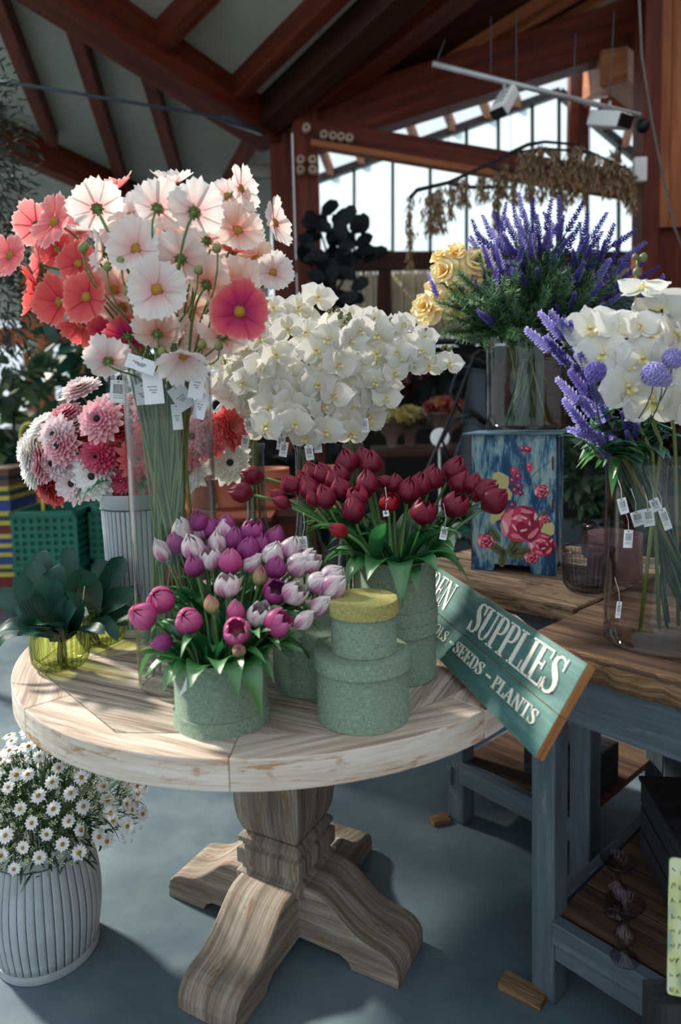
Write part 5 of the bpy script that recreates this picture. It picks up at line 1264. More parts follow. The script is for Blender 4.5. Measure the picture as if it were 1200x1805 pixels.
for x, y, pl, s in ((1049, 655, 0, .95), (1153, 660, 1, 1.15), (1186, 632, 1, .95), (1168, 668, 1, .8)):
    h = P(x, y, 1.2); root_p = rstem(h, Vector((0, 0, 1)), M_darkstem, .0015); root = thing('statice_flower', root_p[0], None, 'flower', 'lilac statice heads'); stem_part(root, root_p, .0013, M_darkstem, 6); sub('bloom', statice_mesh(pl), root, frame(h, (0, -.5, .9), 0, s)); reg(root, 'stat', 'round pale lilac statice head' if pl else 'round deep violet statice head', 'in the right vase', h)
for i in range(16):   # olive cane stems and foliage branches
    thick = i < 6; x = rnd(1040, 1200); y = rnd(720, 800); h = P(x, y, 1.33 + rnd(-.04, .12)); hd = Vector(((x - 1150) / 150, -.1, 1)).normalized(); pts = rstem(h, hd, M_bamboo, .003, 1.6)
    root = thing('leafy_branch', pts[0], None, 'foliage', 'leafy branches in the right vase'); stem_part(root, pts, .0042 if thick else .0022, M_bamboo if thick else M_darkstem, 8); mt = (M_teal, M_tleaf, M_bush)[i % 3]
    for k in range(9):
        t0 = pts[-1 - (k % 5)].lerp(pts[-2 - (k % 5)], rnd(0, 1)); side = Vector((rnd(-1, 1), rnd(-1, .3), rnd(-.4, .8))).normalized(); l = rnd(.04, .075) * (1.4 if mt is M_tleaf else 1); b = MB(); leaf_grid(b, bez(t0, t0 + side * l * .3 + Vector((0, 0, l * .15)), t0 + side * l * .7 + Vector((0, 0, l * .12)), t0 + side * l - Vector((0, 0, l * .12)), 5), l * (.24 if mt is M_teal else .13), fold=.25, wave=.001, seed=k); part('leaf', b, mt, root)
    if thick:
        b = MB()
        for k in range(1, 5): b.ball(pts[k], .0052, 8, 4, 0, (1, 1, .6))
        part('stem_node', b, M_bamboo, root)
    reg(root, 'rbr', ('branch of teal oval leaves', 'branch of long green leaves', 'branch of dark small leaves')[i % 3], 'in the right vase', h)
for k, (x, y, w, h, rz) in enumerate(((1098, 892, .018, .032, .25), (1124, 914, .024, .03, .3), (1143, 912, .022, .036, .15), (1172, 915, .016, .045, .35), (1107, 950, .018, .036, -.05), (1155, 890, .02, .026, .4), (1090, 1075, .01, .034, -.1))):
    tagcard(x, y, 1.34, w, h, rz, None, 'barcode tags inside the right vase', True); reg([o for o in COL.objects if o.name.startswith('paper_tag') and o.parent is None and 'label' not in o][-1], 'rtag', 'white barcode tag inside the right vase', '', P(x, y, 1.34))

# ---------------------------------------------------------------- broad-leaved plants in the green glasses
def leafplant(cx3, lab, leaves):
    root = thing('orchid_leaf_plant', cx3, lab, 'plant')
    b = MB()
    for k in range(6): b.tube(bez(cx3 + Vector((rnd(-.02, .02), rnd(-.02, .02), -.06)), cx3 + Vector((rnd(-.02, .02), rnd(-.02, .02), -.03)), cx3, cx3 + Vector((rnd(-.01, .01), 0, .03)), 4), .003, 6)
    rt = part('root', b, M_bamboo, root); rt['kind'] = 'stuff'
    for k, (mx_, my_, tx, ty, W, dY) in enumerate(leaves):
        Yc = cx3.y; p0 = cx3 + Vector((rnd(-.012, .012), rnd(-.012, .012), .0)); m = P(mx_, my_, Yc + dY * .7); t = P(tx, ty, Yc + dY); b = MB(); upv = Vector((0, -1, .5)) if ty < my_ else Vector((0, -.4, 1))
        pts = [((1 - q) ** 2) * p0 + 2 * q * (1 - q) * (m * 1.5 - p0 * .25 - t * .25) + q * q * t for q in [j / 9 for j in range(10)]]
        leaf_grid(b, pts, W, up=upv, fold=.28, nu=6, wave=.003, blunt=True, seed=k * 2); part('leaf', b, M_dleaf, root)
pl1 = P(108, 1128, 1.49)
leafplant(pl1, 'dark green broad-leaved orchid plant in the front green glass pot', [(40, 1095, -12, 1120, .022, -.06), (30, 1060, -8, 1050, .026, 0), (50, 1050, 40, 1010, .028, -.05), (70, 1040, 58, 985, .03, .04), (90, 1060, 78, 1012, .032, -.08), (110, 1050, 112, 1030, .03, -.1), (118, 1080, 135, 1070, .028, -.12), (95, 1100, 60, 1100, .024, -.13), (20, 1110, -15, 1160, .014, -.05), (80, 1010, 70, 970, .026, .07), (140, 1085, 118, 1040, .024, -.09), (75, 1110, 30, 1120, .02, -.12), (100, 1020, 92, 1000, .028, .02), (150, 1105, 185, 1118, .018, -.1), (60, 1075, 25, 1070, .03, -.04)])
pl2 = P(158, 1095, 1.63)
leafplant(pl2, 'dark green broad-leaved orchid plant in the rear green glass pot', [(125, 1010, 120, 962, .022, .03), (150, 1030, 145, 1000, .034, -.05), (185, 1030, 176, 985, .032, .05), (200, 1020, 216, 980, .03, 0), (190, 1060, 245, 1045, .026, -.08), (200, 1085, 235, 1078, .022, -.06), (180, 1085, 208, 1130, .016, -.12), (160, 1060, 168, 1010, .034, -.08), (225, 1050, 252, 1035, .018, .02), (205, 1095, 225, 1100, .02, -.02), (135, 1050, 128, 1010, .028, -.02)])
tagcard(143, 1080, 1.5, .03, .02, .3, 'small white tag among the dark orchid leaves', 'tags on orchid leaf plants')

# ---------------------------------------------------------------- daisies in the floor tub
def daisy_mesh(var):
    def mk():
        b = MB(); pm = petmat('daisy', [(0, C(230, 226, 196)), (.2, C(240, 240, 238)), (1, C(244, 244, 244))], sscale=6, streak=.08, trans=.25)
        for k in range(13): petal(b, 2 * PI * k / 13, .003, .0175 * (1 + .08 * math.sin(k * 3 + var)), .0037, lambda t: .002 * math.sin(t * 3 + var) * (1 if var else .4) + .0006 * (k % 2), 0, 2, 3, .5, .06, .45, 0, 0, k)
        return b.mesh('bloom', pm)
    return cached(('dai', var), mk)
DC = BK + Vector((0.0, -.01, .33)); cnt = 0
for k in range(150):
    zc = 1 - 1.0 * (k + .5) / 150; a = k * 2.39996; r = math.sqrt(1 - zc * zc); jit = rnd(.84, 1.06); d = Vector((r * math.cos(a), r * math.sin(a), zc)); ex = .27 if d.x > 0 else .2
    head = DC + Vector((d.x * ex, d.y * .2, .01 + d.z * .21)) * jit; x, y = proj(head)
    if x < -25: continue
    z = (d + Vector((0, -.55, .35)) + Vector((rnd(-.3, .3), rnd(-.3, .3), rnd(-.2, .2)))).normalized(); base = BK + Vector((d.x * .08, d.y * .08, .27)); root = thing('daisy', base, None, 'flower', 'white daisies in the floor tub'); stem_part(root, bez(base, base + Vector((0, 0, .08)), head - z * .05, head - z * .001, 5), .0011, M_stem, 5)
    M = frame(head, z, rnd(0, 6), rnd(.85, 1.12)); bl = sub('bloom', daisy_mesh(k % 3), root, M); sub('disc', disc_mesh(.0048, .0032), bl, M); reg(root, 'dai', 'white daisy', 'in the floor tub', head)
b = MB()
for k in range(1700):
    zc = rnd(-.15, .98); a = rnd(0, 6.28); r = math.sqrt(1 - zc * zc); q = rnd(.35, .93); d = Vector((r * math.cos(a), r * math.sin(a), zc)); p = DC + Vector((d.x * (.25 if d.x > 0 else .19), d.y * .18, d.z * .19)) * q; dd = (d + Vector((rnd(-.8, .8), rnd(-.8, .8), rnd(-.3, .9)))).normalized(); l = rnd(.02, .045); s = dd.cross(Vector((0, 0, 1))).normalized() * rnd(.002, .004)
    b.grid(1, 3, lambda u, v: p + dd * l * v + Vector((0, 0, -.3 * l * v * v)) + s * (2 * u - 1) * math.sin(PI * (.15 + .8 * v)))
tag(part('daisy_foliage', b, M_bush, None), 'small green leaves filling the daisy tub', 'foliage', None, 'stuff')
b = MB()
for k in range(800):      # tiny pale filler blossoms
    zc = rnd(.0, .95); a = rnd(0, 6.28); r = math.sqrt(1 - zc * zc); d = Vector((r * math.cos(a), r * math.sin(a), zc)); p = DC + Vector((d.x * (.26 if d.x > 0 else .19), d.y * .19, d.z * .2)) * rnd(.8, 1.0) + Vector((0, 0, .02 * math.sin(a * 7)))
    M = frame(p, d + Vector((rnd(-.5, .5), -.4, .3)), 0, rnd(.7, 1.1) )
    for j in range(4): petal(b, PI / 2 * j, .0003, .006, .0026, lambda t: .0015 * t, 0, 1, 1, .2, 0, .5, M=M)
tag(part('filler_blossoms', b, petmat('filler', [(0, C(170, 190, 120)), (1, C(226, 234, 200))]), None), 'tiny pale green blossoms among the daisies', 'foliage', None, 'stuff')
for k, (x0, y0, x1, y1, x2, y2) in enumerate(((130, 1440, 190, 1430, 213, 1487), (150, 1420, 215, 1400, 218, 1420), (148, 1440, 155, 1460, 142, 1502), (85, 1500, 90, 1515, 84, 1545), (30, 1440, 20, 1490, -5, 1525), (40, 1470, 60, 1500, 45, 1512), (140, 1435, 200, 1438, 215, 1425), (60, 1500, 70, 1490, 50, 1512))):
    p0, p1, p2 = P(x0, y0, 1.5), P(x1, y1, 1.44), P(x2, y2, 1.43); b = MB(); leaf_grid(b, bez(p0, p0.lerp(p1, .6), p1, p2, 8), .0035, fold=.3); o = tag(part('grass_blade', b, M_bush, None), None, 'grass', 'grass blades hanging from the daisy tub'); reg(o, 'gb', 'thin grass blade', 'drooping from the daisy tub', p2)

# ================================================================ under the front table
cr = Vector((.895, 1.44, .2)); t = thing('wooden_crate', cr, 'dark slatted wooden crate on the lower shelf of the front table', 'crate')
M_cr = m_wood('dark_crate', [(.3, C(20, 20, 24)), (.5, C(40, 40, 44)), (.7, C(66, 64, 66))], 2, 30)
Rc = Matrix.Rotation(-.12, 3, 'Z'); R5 = Rc
def cpt(x, y, z): return cr + Rc @ Vector((x, y, z))
for k in range(3):
    for (x, y, sx, sy) in ((0, -.14, .38, .014), (0, .14, .38, .014), (-.185, 0, .014, .268), (.185, 0, .014, .268)):
        b = MB(); b.box(cpt(x, y, .035 + k * .062), (sx, sy, .056), Rc); part('slat', b, M_cr, t, .002)
b = MB(); b.box(cpt(0, 0, .008), (.37, .27, .012), Rc); part('base', b, M_cr, t)
for x in (-.17, .17):
    for y in (-.125, .125): b = MB(); b.box(cpt(x, y, .095), (.025, .025, .18), Rc); part('corner_post', b, M_cr, t)
b = MB(); b.box(cpt(0, 0, .193), (.39, .3, .01), Rc); part('lid', b, M_cr, t, .002)
def goblet(px, py, Y, lab, s=.8):
    q = P(px, py, Y); q.z = .203; M = Matrix.Translation(q); b = MB()
    b.lathe([(0, 0), (.034 * s, 0), (.032 * s, .004), (.012 * s, .010), (.006, .02), (.006, .03), (.014, .036), (.021, .05), (.018, .062), (.007, .072), (.006, .095), (.012, .10), (.03 * s, .106), (.044 * s, .122), (.046 * s, .124), (.043 * s, .124), (.028 * s, .110), (0, .105)], 96, 0, M, lambda r, z, a: r * (1 + (.05 * abs(math.sin(a * 16)) if z > .1 or z < .005 else .04 * math.sin(a * 14))))
    o = part('glass_goblet', b, M_pglass, None); tag(o, lab, 'candle holder', 'mauve glass goblets on the lower shelf')
g0 = G(1101, 1690, .203); g1 = G(1090, 1640, .203)
goblet(1101, 1690, g0.y, 'mauve ribbed glass goblet standing nearest on the lower shelf'); goblet(1088, 1630, g1.y + .05, 'mauve ribbed glass goblet behind the nearest one on the shelf')
c = P(1218, 1640, 1.0); t = thing('script_card', c, 'pale yellow board with black handwriting at the right picture edge', 'card'); Mk = Matrix.Translation(c) @ Matrix.Rotation(-.25, 4, 'Z') @ Matrix.Rotation(PI / 2, 4, 'X')
b = MB(); w, h = .033, .115
pr = []
for (cx1, cy1, a0_) in ((w - .006, h - .006, 0), (-w + .006, h - .006, 90), (-w + .006, -h + .006, 180), (w - .006, -h + .006, 270)):
    for k in range(5): a = math.radians(a0_ + 22.5 * k); pr.append((cx1 + .006 * math.cos(a), cy1 + .006 * math.sin(a)))
b.prism(pr, -.004, 0, 0, Mk); m, nt, out = newmat('card_paper'); vv = noise(nt, coords(nt, 'UV', (40, 12, 1)), 1, 1, .5); principled(nt, out, ramp(nt, vv, [(.4, C(150, 176, 150)), (.5, C(206, 210, 140)), (.62, C(214, 220, 180))]), .6)
part('board', b, m, t)
rr = random.Random(5); b = MB()
for row in range(9):
    y = h * .82 - row * .025; x = -w + .003
    while x < w - .006:
        q = [(x + .0014 * i + .001 * math.sin(i * 2.2 + rr.random()), y + rr.uniform(-.004, .006)) for i in range(5)]
        b.tube([Mk @ Vector((a, b_, .0006)) for a, b_ in q], .0005, 4); x += rr.uniform(.008, .012)
part('handwriting', b, M_ink, t)
cards_shelf = UVp(-.3, 1.25, .2)
c2 = Vector((c.x, c.y, 0)); b = MB(); b.box((c.x + .01, c.y + .03, (P(1218, 1775, 1.0).z) / 2), (.12, .05, P(1218, 1775, 1.0).z - .002)); solo('wooden_block', b, M_cr, 'dark block below the handwritten board at the right edge', 'block')

# ================================================================ hanging lamps, rails and wires
def wire(name, pts, r, mat, lab, cat, grp=None):
    b = MB(); b.tube(pts, r, 6); return solo(name, b, mat, lab, cat, grp)
M_cable = m_plain('steel_cable', C(70, 84, 96), .5, .3); M_rail = m_plain('rail_metal', C(178, 180, 178), .4, .4)
YR = 4.0
a, c = P(762, 112, YR + .2), P(1128, 204, YR + .2)
wire('lighting_rail', [a, c], .016, M_rail, 'pale metal lighting rail hanging across the upper right', 'rail')
for k, (x, y, x2, y2) in enumerate(((768, 112, 784, 70), (865, 137, 865, 30), (910, 148, 910, 20), (1074, 190, 1082, 20), (1010, 175, 1014, 60))):
    o = wire('hanging_wire', [P(x, y, YR + .2), P(x2, y2, YR + .25)], .0028, M_cable, None, 'wire', 'wires holding the lighting rail'); reg(o, 'wire', 'thin wire holding the lighting rail', '', P(x, y, YR))
def spot(px, py, dirv, s, lab):
    q = P(px, py, YR + .2); t = thing('spotlight', q, lab, 'spotlight'); d = Vector(dirv).normalized(); ctr = q + Vector((0, 0, -.07)); M = frame(ctr, d, 0, s)
    b = MB(); b.box((0, 0, .0), (.11, .075, .2), None, 0, M); part('housing', b, M_white, t, .012)
    b = MB(); b.box((0, 0, .104), (.095, .06, .01), None, 0, M); part('lens', b, M_black, t)
    b = MB(); b.tube([q + Vector((0, 0, .035)), q + Vector((0, 0, -.03)), ctr], .011, 8); part('arm', b, M_rail, t)
    for k in range(4): f = MB(); f.box((0, .04, -.06 + k * .035), (.08, .012, .006), None, 0, M); part('fin', f, M_rail, t)
spot(889, 158, (-.5, -.4, -.85), .95, 'grey spotlight hanging left on the lighting rail'); spot(1074, 190, (.45, -.75, -.35), 1.15, 'white boxy spotlight hanging right on the lighting rail')
wire('hanging_cable', [P(1125, -30, 3.4), P(1131, 100, 3.4), P(1150, 220, 3.4), P(1168, 310, 3.4), P(1188, 400, 3.4), P(1215, 470, 3.4)], .006, m_plain('grey_cable', C(96, 88, 84), .7), 'grey cable hanging in front of the right post', 'cable')
b = MB(); q = P(1127, 300, 5.02); b.box(q, (.09, .06, .17)); solo('wall_sensor', b, M_white, 'small white box fixed on the right timber post', 'sensor', None, .01)
wire('tie_rod', [P(-30, 143, 4.6), P(35, 148, 4.6), P(390, 207, 4.9)], .011, M_cable, 'blue-grey steel tie rod crossing below the left ceiling', 'rod')
wire('rod_sleeve', [P(380, 205, 4.9), P(405, 212, 5.0), P(460, 232, 5.6)], [.012, .03, .03], M_cable, 'steel sleeve ending the tie rod at the post', 'sleeve')
q = P(455, 303, 5.5); b = MB(); b.lathe([(0, -.09), (.055, -.09), None, (.055, -.09), (.06, .09), None, (.06, .09), (0, .09)], 20, 0, frame(q, (-1, -.2, -.1))); solo('wall_lamp', b, m_plain('lamp_grey', C(120, 118, 110), .6), 'small grey cylinder lamp on the dark centre post', 'lamp')
b = MB(); q = P(1084, 382 * 0 + 222, 4.9); b.ball(P(1132, 222, 5.05), .05, 10, 8); solo('black_knob', b, M_black, 'black round fitting on the right post beside the spotlight', 'fitting')
# dried hanging branches
M_dry = m_leafy('dried_leaf', [(0, C(112, 86, 62)), (1, C(190, 156, 116))], trans=.2, streak=.2); M_twig = m_plain('twig', C(44, 36, 34), .9)
t = thing('dried_branch', P(900, 300, 4.7), 'dried hanging branch with brown leaf tassels above the lavender', 'branch')
b = MB()
for pts in ([(722, 350), (735, 335), (790, 322), (860, 290), (900, 270), (960, 262), (1040, 268), (1110, 300)], [(860, 290), (880, 300), (940, 300), (1000, 290)], [(900, 270), (930, 255), (960, 250), (1020, 255)], [(790, 322), (830, 330), (900, 330)], [(960, 262), (1000, 300), (1060, 330)]):
    b.tube([P(x, y, 4.7) for x, y in pts], [.016 - .011 * k / len(pts) for k in range(len(pts))], 6)
for xx in (790, 900, 1040): b.tube([P(xx, 290, 4.7), P(xx, 150 - (xx - 790) * .25, 5.74)], .002, 4)
part('bough', b, M_twig, t)
rr = random.Random(11)
for x, y0, y1, w in ((722, 345, 470, 7), (760, 335, 410, 18), (775, 328, 405, 12), (815, 315, 360, 16), (875, 300, 400, 10), (888, 285, 345, 10), (935, 262, 350, 14), (955, 255, 350, 12), (978, 262, 340, 14), (1005, 268, 352, 16), (1045, 268, 330, 14), (1070, 275, 345, 16), (1100, 290, 350, 18), (1112, 300, 370, 10), (990, 300, 370, 8), (850, 310, 352, 14), (920, 265, 320, 12), (1030, 280, 360, 10), (795, 325, 380, 8), (1085, 262, 300, 14), (1015, 255, 290, 14), (905, 300, 355, 9)):
    b = MB(); n = int((y1 - y0) * w / 6) + 40
    b.tube([P(x, y0, 4.7), P(x + 1, y1, 4.7)], .004, 4)
    for k in range(n):
        yy = rr.uniform(y0, y1); q = P(x + rr.gauss(0, w * .42), yy, 4.7 + rr.gauss(0, .035)); d = Vector((rr.uniform(-.6, .6), rr.uniform(-.5, .5), -1)).normalized(); l = rr.uniform(.03, .06); s = Vector((rr.uniform(-1, 1), rr.uniform(-1, 1), 0)).normalized() * rr.uniform(.0045, .010)
        b.grid(1, 2, lambda u, v: q + d * l * v + s * (2 * u - 1) * (.4 + 1.6 * v * (1 - v)))
    part('leaf_tassel', b, M_dry, t)

# ================================================================ plants of the background
def leafcloud(name, ctr, rad, n, ll, lw, mat, seed, droop=.2):
    rr = random.Random(seed); b = MB(); ctr = Vector(ctr)
    for k in range(n):
        d = Vector((rr.gauss(0, 1), rr.gauss(0, 1), rr.gauss(0, 1))).normalized(); q = rr.uniform(.45, 1.05); p = ctr + Vector((d.x * rad[0], d.y * rad[1], d.z * rad[2])) * q
        dd = (d + Vector((rr.uniform(-1, 1), rr.uniform(-1, 1), rr.uniform(-.8, .6)))).normalized(); s = dd.cross(Vector((rr.uniform(-1, 1), rr.uniform(-1, 1), 1))).normalized() * lw * rr.uniform(.7, 1.1); l = ll * rr.uniform(.6, 1.15)
        b.grid(2, 3, lambda u, v: p + dd * l * v + Vector((0, 0, -droop * l * v * v)) + s * (2 * u - 1) * math.sin(PI * (.1 + .86 * v)) + Vector((0, 0, .12 * lw * abs(2 * u - 1))))
    return b
def plant(name, x, y, base_z, trunk_to, rad, n, ll, lw, mat, lab, cat, seed, grp=None, pot=None, tr=.02):
    t = thing(name, (x, y, base_z), lab, cat, grp); b = MB(); top = Vector(trunk_to)
    b.tube(bez((x, y, base_z + .02), (x + .03, y, base_z + (top.z - base_z) * .4), top - Vector((.03, 0, .3 * (top.z - base_z))), top, 6), [tr * (1 - .09 * k) for k in range(7)], 8)
    for k in range(5): a = k * 1.3; b.tube([top.lerp(Vector((x, y, base_z)), .15 * k / 5), top + Vector((math.cos(a) * rad[0] * .6, math.sin(a) * rad[1] * .6, rad[2] * .4 * math.sin(a * 2)))], [tr * .45, tr * .15], 5)
    part('trunk', b, M_twig, t); part('foliage', leafcloud(name, top, rad, n, ll, lw, mat, seed), mat, t)
    if pot:
        b = MB(); M = Matrix.Translation((x, y, base_z)); b.lathe([(0, 0), (pot[0] * .7, 0), None, (pot[0] * .7, 0), (pot[0], pot[1]), None, (pot[0], pot[1]), (pot[0] * 1.08, pot[1]), None, (pot[0] * 1.08, pot[1]), (pot[0] * 1.1, pot[1] + .03), (pot[0] * .95, pot[1] + .03), None, (pot[0] * .95, pot[1] + .03), (pot[0] * .9, pot[1] - .02), (0, pot[1] - .02)], 24, 0, M); part('pot', b, pot[2], t)
    return t
M_terra = m_plain('terracotta', C(156, 84, 56), .8); M_potd = m_plain('dark_pot', C(52, 58, 60), .7)
q = P(5, 300, 3.4)
t = plant('olive_tree', q.x - .5, 3.4, 0, (q.x - .18, 3.4, q.z + .05), (.32, .35, .62), 2600, .06, .0065, M_olive, 'dark fine-leaved tree at the left picture edge', 'tree', 1, None, None, .035)
part('foliage', leafcloud('f', (P(0, 520, 3.4).x - .12, 3.4, P(0, 520, 3.4).z), (.33, .3, .4), 1700, .06, .0065, M_olive, 2), M_olive, t)
for i, (x, y, Y, rx, rz, n, mt, lab) in enumerate(((20, 660, 5.2, .3, .2, 45, M_bush, 'big-leaved green plant left of the zinnias, nearest the trays'), (200, 640, 5.6, .5, .3, 70, M_dleaf, 'dark broad-leaved shrub behind the left of the cosmos'), (110, 690, 6.2, .45, .3, 80, M_bush, 'green shrub standing behind the pink zinnias'), (150, 590, 6.6, .4, .24, 60, M_dleaf, 'tall dark shrub rising beside the orange porch post'), (90, 790, 5.4, .25, .2, 60, M_dleaf, 'low dark plant behind the green crates'), (430, 650, 6.6, .5, .6, 120, M_dleaf, 'dark shrub behind the pale orchids left of the centre post'), (-40, 740, 5.6, .3, .3, 60, M_bush, 'leafy plant cut by the left picture edge'))):
    q = P(x, y, Y); plant('garden_plant', q.x, Y, 0, (q.x, Y, q.z), (rx, .35, rz), n, .24, .07, mt, lab, 'plant', 20 + i, None, (.18, .34, M_potd if i % 2 else M_terra))
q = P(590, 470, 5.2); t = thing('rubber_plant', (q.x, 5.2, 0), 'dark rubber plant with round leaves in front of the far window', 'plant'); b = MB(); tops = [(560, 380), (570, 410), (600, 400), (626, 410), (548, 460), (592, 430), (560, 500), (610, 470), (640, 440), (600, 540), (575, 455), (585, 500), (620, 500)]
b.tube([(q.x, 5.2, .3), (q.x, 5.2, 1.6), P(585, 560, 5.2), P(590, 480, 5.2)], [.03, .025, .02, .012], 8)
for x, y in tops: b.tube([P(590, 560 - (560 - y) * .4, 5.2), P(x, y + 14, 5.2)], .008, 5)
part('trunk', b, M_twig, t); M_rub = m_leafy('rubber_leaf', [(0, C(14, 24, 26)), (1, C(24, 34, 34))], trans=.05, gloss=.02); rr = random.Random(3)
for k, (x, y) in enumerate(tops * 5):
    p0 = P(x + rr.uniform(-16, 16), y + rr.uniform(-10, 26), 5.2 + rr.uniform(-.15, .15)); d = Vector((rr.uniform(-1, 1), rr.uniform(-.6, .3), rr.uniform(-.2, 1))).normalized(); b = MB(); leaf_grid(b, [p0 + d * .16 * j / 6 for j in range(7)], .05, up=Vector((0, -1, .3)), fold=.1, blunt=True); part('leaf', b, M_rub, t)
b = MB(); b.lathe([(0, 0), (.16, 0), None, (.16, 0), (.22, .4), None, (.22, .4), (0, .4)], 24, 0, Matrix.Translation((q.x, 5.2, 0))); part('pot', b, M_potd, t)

# ================================================================ trays and crates on the left
ty = 4.7; z = .0; x0, x1 = P(-60, 900, ty).x, P(44, 900, ty).x
colz = [('red', (150, 24, 26), .11), ('dark red', (110, 16, 22), .12), ('yellow', (206, 186, 84), .035), ('green', (20, 66, 52), .022), ('yellow', (206, 186, 84), .03), ('blue', (24, 62, 130), .05), ('yellow', (206, 186, 84), .032), ('blue', (24, 62, 130), .03), ('yellow', (206, 186, 84), .032), ('blue', (24, 62, 130), .03), ('yellow', (206, 186, 84), .034), ('dark red', (96, 22, 30), .055), ('yellow', (206, 186, 84), .034), ('green', (14, 52, 44), .03), ('yellow', (206, 186, 84), .034), ('blue', (24, 62, 130), .07), ('yellow', (206, 186, 84), .034), ('green', (14, 52, 44), .03), ('yellow', (206, 186, 84), .034), ('brown', (96, 66, 48), .045), ('teal', (24, 60, 66), .02), ('brown', (106, 72, 52), .05)]
cm = {}
for k, (nm, c, h) in enumerate(colz):
    m = cm.setdefault(nm, m_plain('tray_' + nm, C(*c), .5)); w = (x1 - x0) + (.05 if k < 2 else 0) ; ox = .0 if k % 2 else -.008
    t = thing('plastic_tray', ((x0 + x1) / 2 + ox, ty, z), None, 'tray', 'stacked plastic trays at the left edge'); cxx = (x0 + x1) / 2 + ox
    b = MB(); b.box((cxx, ty, z + h / 2), (w, .4, h * .96)); part('tray_body', b, m, t, .004); b = MB(); b.box((cxx, ty, z + h - .006), (w + .018, .418, .008)); part('rim', b, m, t)
    t['label'] = f"{nm} plastic tray at the left edge, " + ('lowest of the stack' if k == 0 else 'topmost of the stack' if k == len(colz) - 1 else f"{(ORD + ['seventeenth', 'eighteenth', 'nineteenth', 'twentieth', 'twenty-first', 'twenty-second'])[k]} from the bottom"); z += h
M_gcr = m_plain('green_crate', C(20, 104, 84), .55)
def crate(px, py, Y, w, d, h, z, lab):
    q = P(px, py, Y); t = thing('plastic_crate', (q.x, Y, z), lab, 'crate', None); M = Matrix.Translation((q.x, Y, z))
    b = MB()
    for k in range(7):
        for sx in (-1, 1): b.box((sx * w / 2, 0, .03 + k * (h - .05) / 6), (.012, d, .022), None, 0, M)
        for sy in (-1, 1): b.box((0, sy * d / 2, .03 + k * (h - .05) / 6), (w, .012, .022), None, 0, M)
    for k in range(9):
        b.box((-w / 2 + w * k / 8, -d / 2, h / 2), (.02, .014, h), None, 0, M); b.box((-w / 2 + w * k / 8, d / 2, h / 2), (.02, .014, h), None, 0, M)
    part('grid_wall', b, M_gcr, t); b = MB(); b.box((0, 0, .01), (w, d, .02), None, 0, M); b.box((0, -d / 2 + .012, h / 2), (w, .004, h), None, 0, M); b.box((0, d / 2 - .012, h / 2), (w, .004, h), None, 0, M); b.box((-w / 2 + .012, 0, h / 2), (.004, d, h), None, 0, M); b.box((w / 2 - .012, 0, h / 2), (.004, d, h), None, 0, M); part('base', b, M_gcr, t)
    b = MB()
    for sx in (-1, 1): b.box((sx * w / 2, 0, h), (.03, d + .03, .03), None, 0, M)
    for sy in (-1, 1): b.box((0, sy * d / 2, h), (w + .03, .03, .03), None, 0, M)
    part('rim', b, M_gcr, t, .004)
crate(105, 900, 4.55, .40, .5, .34, 0, 'green plastic crate on the floor, lower one of the left stack'); crate(105, 900, 4.55, .40, .5, .34, .345, 'green plastic crate stacked on another beside the trays'); crate(230, 900, 4.7, .38, .5, .34, 0, 'green plastic crate behind the zinc planter, lower one'); crate(230, 900, 4.7, .38, .5, .34, .345, 'green plastic crate behind the zinc planter, upper one')
q = P(52, 765, 4.6); b = MB(); b.tube([q + Vector((.06 * math.cos(a), 0, .07 * math.sin(a))) for a in [PI * k / 8 for k in range(9)]], .012, 8); b.tube([q + Vector((-.06, 0, 0)), q + Vector((-.06, 0, -.12))], .012, 8); b.tube([q + Vector((.06, 0, 0)), q + Vector((.06, 0, -.12))], .012, 8); b.tube([q + Vector((.06, 0, -.12)), Vector((q.x + .06, q.y, 0))], .012, 8); solo('yellow_loop', b, m_plain('yellow_plastic', C(206, 190, 70), .5), 'yellow loop handle standing up behind the tray stack', 'handle')

# ================================================================ the dim shop behind the orchids
def bench(x0_, x1_, Y, d, top, lab, mat=None):
    t = thing('display_table', ((x0_ + x1_) / 2, Y, 0), lab, 'table'); b = MB(); b.box(((x0_ + x1_) / 2, Y, top - .02), (x1_ - x0_, d, .04)); part('tabletop', b, mat or M_darktimber, t, .005)
    for x in (x0_ + .04, x1_ - .04):
        for yy in (Y - d / 2 + .04, Y + d / 2 - .04): b = MB(); b.box((x, yy, (top - .04) / 2), (.05, .05, top - .04)); part('leg', b, mat or M_darktimber, t)
    return t
p0, p1 = P(655, 790, 4.4), P(850, 790, 4.4); TT = p0.z; bench(p0.x, p1.x + .15, 4.4, .6, TT, 'low dark display table behind the orchids and tulips')
p0, p1 = P(400, 905, 3.2), P(640, 905, 3.2); B2 = P(500, 905, 3.0).z; bench(p0.x - .3, p1.x, 3.2, .5, B2, 'brown display table seen between the orchid bottles', M_darktimber)
def flowerball(b, c, r, n, mi, rr):
    for k in range(n):
        d = Vector((rr.gauss(0, 1), rr.gauss(0, 1), rr.gauss(0, 1))).normalized(); M = frame(c + d * r * .8, d, k, 1)
        for j in range(4): petal(b, PI / 2 * j, .002, r * .5, r * .28, lambda t: r * .2 * t, mi, 2, 2, .3, 0, .5, M=M)
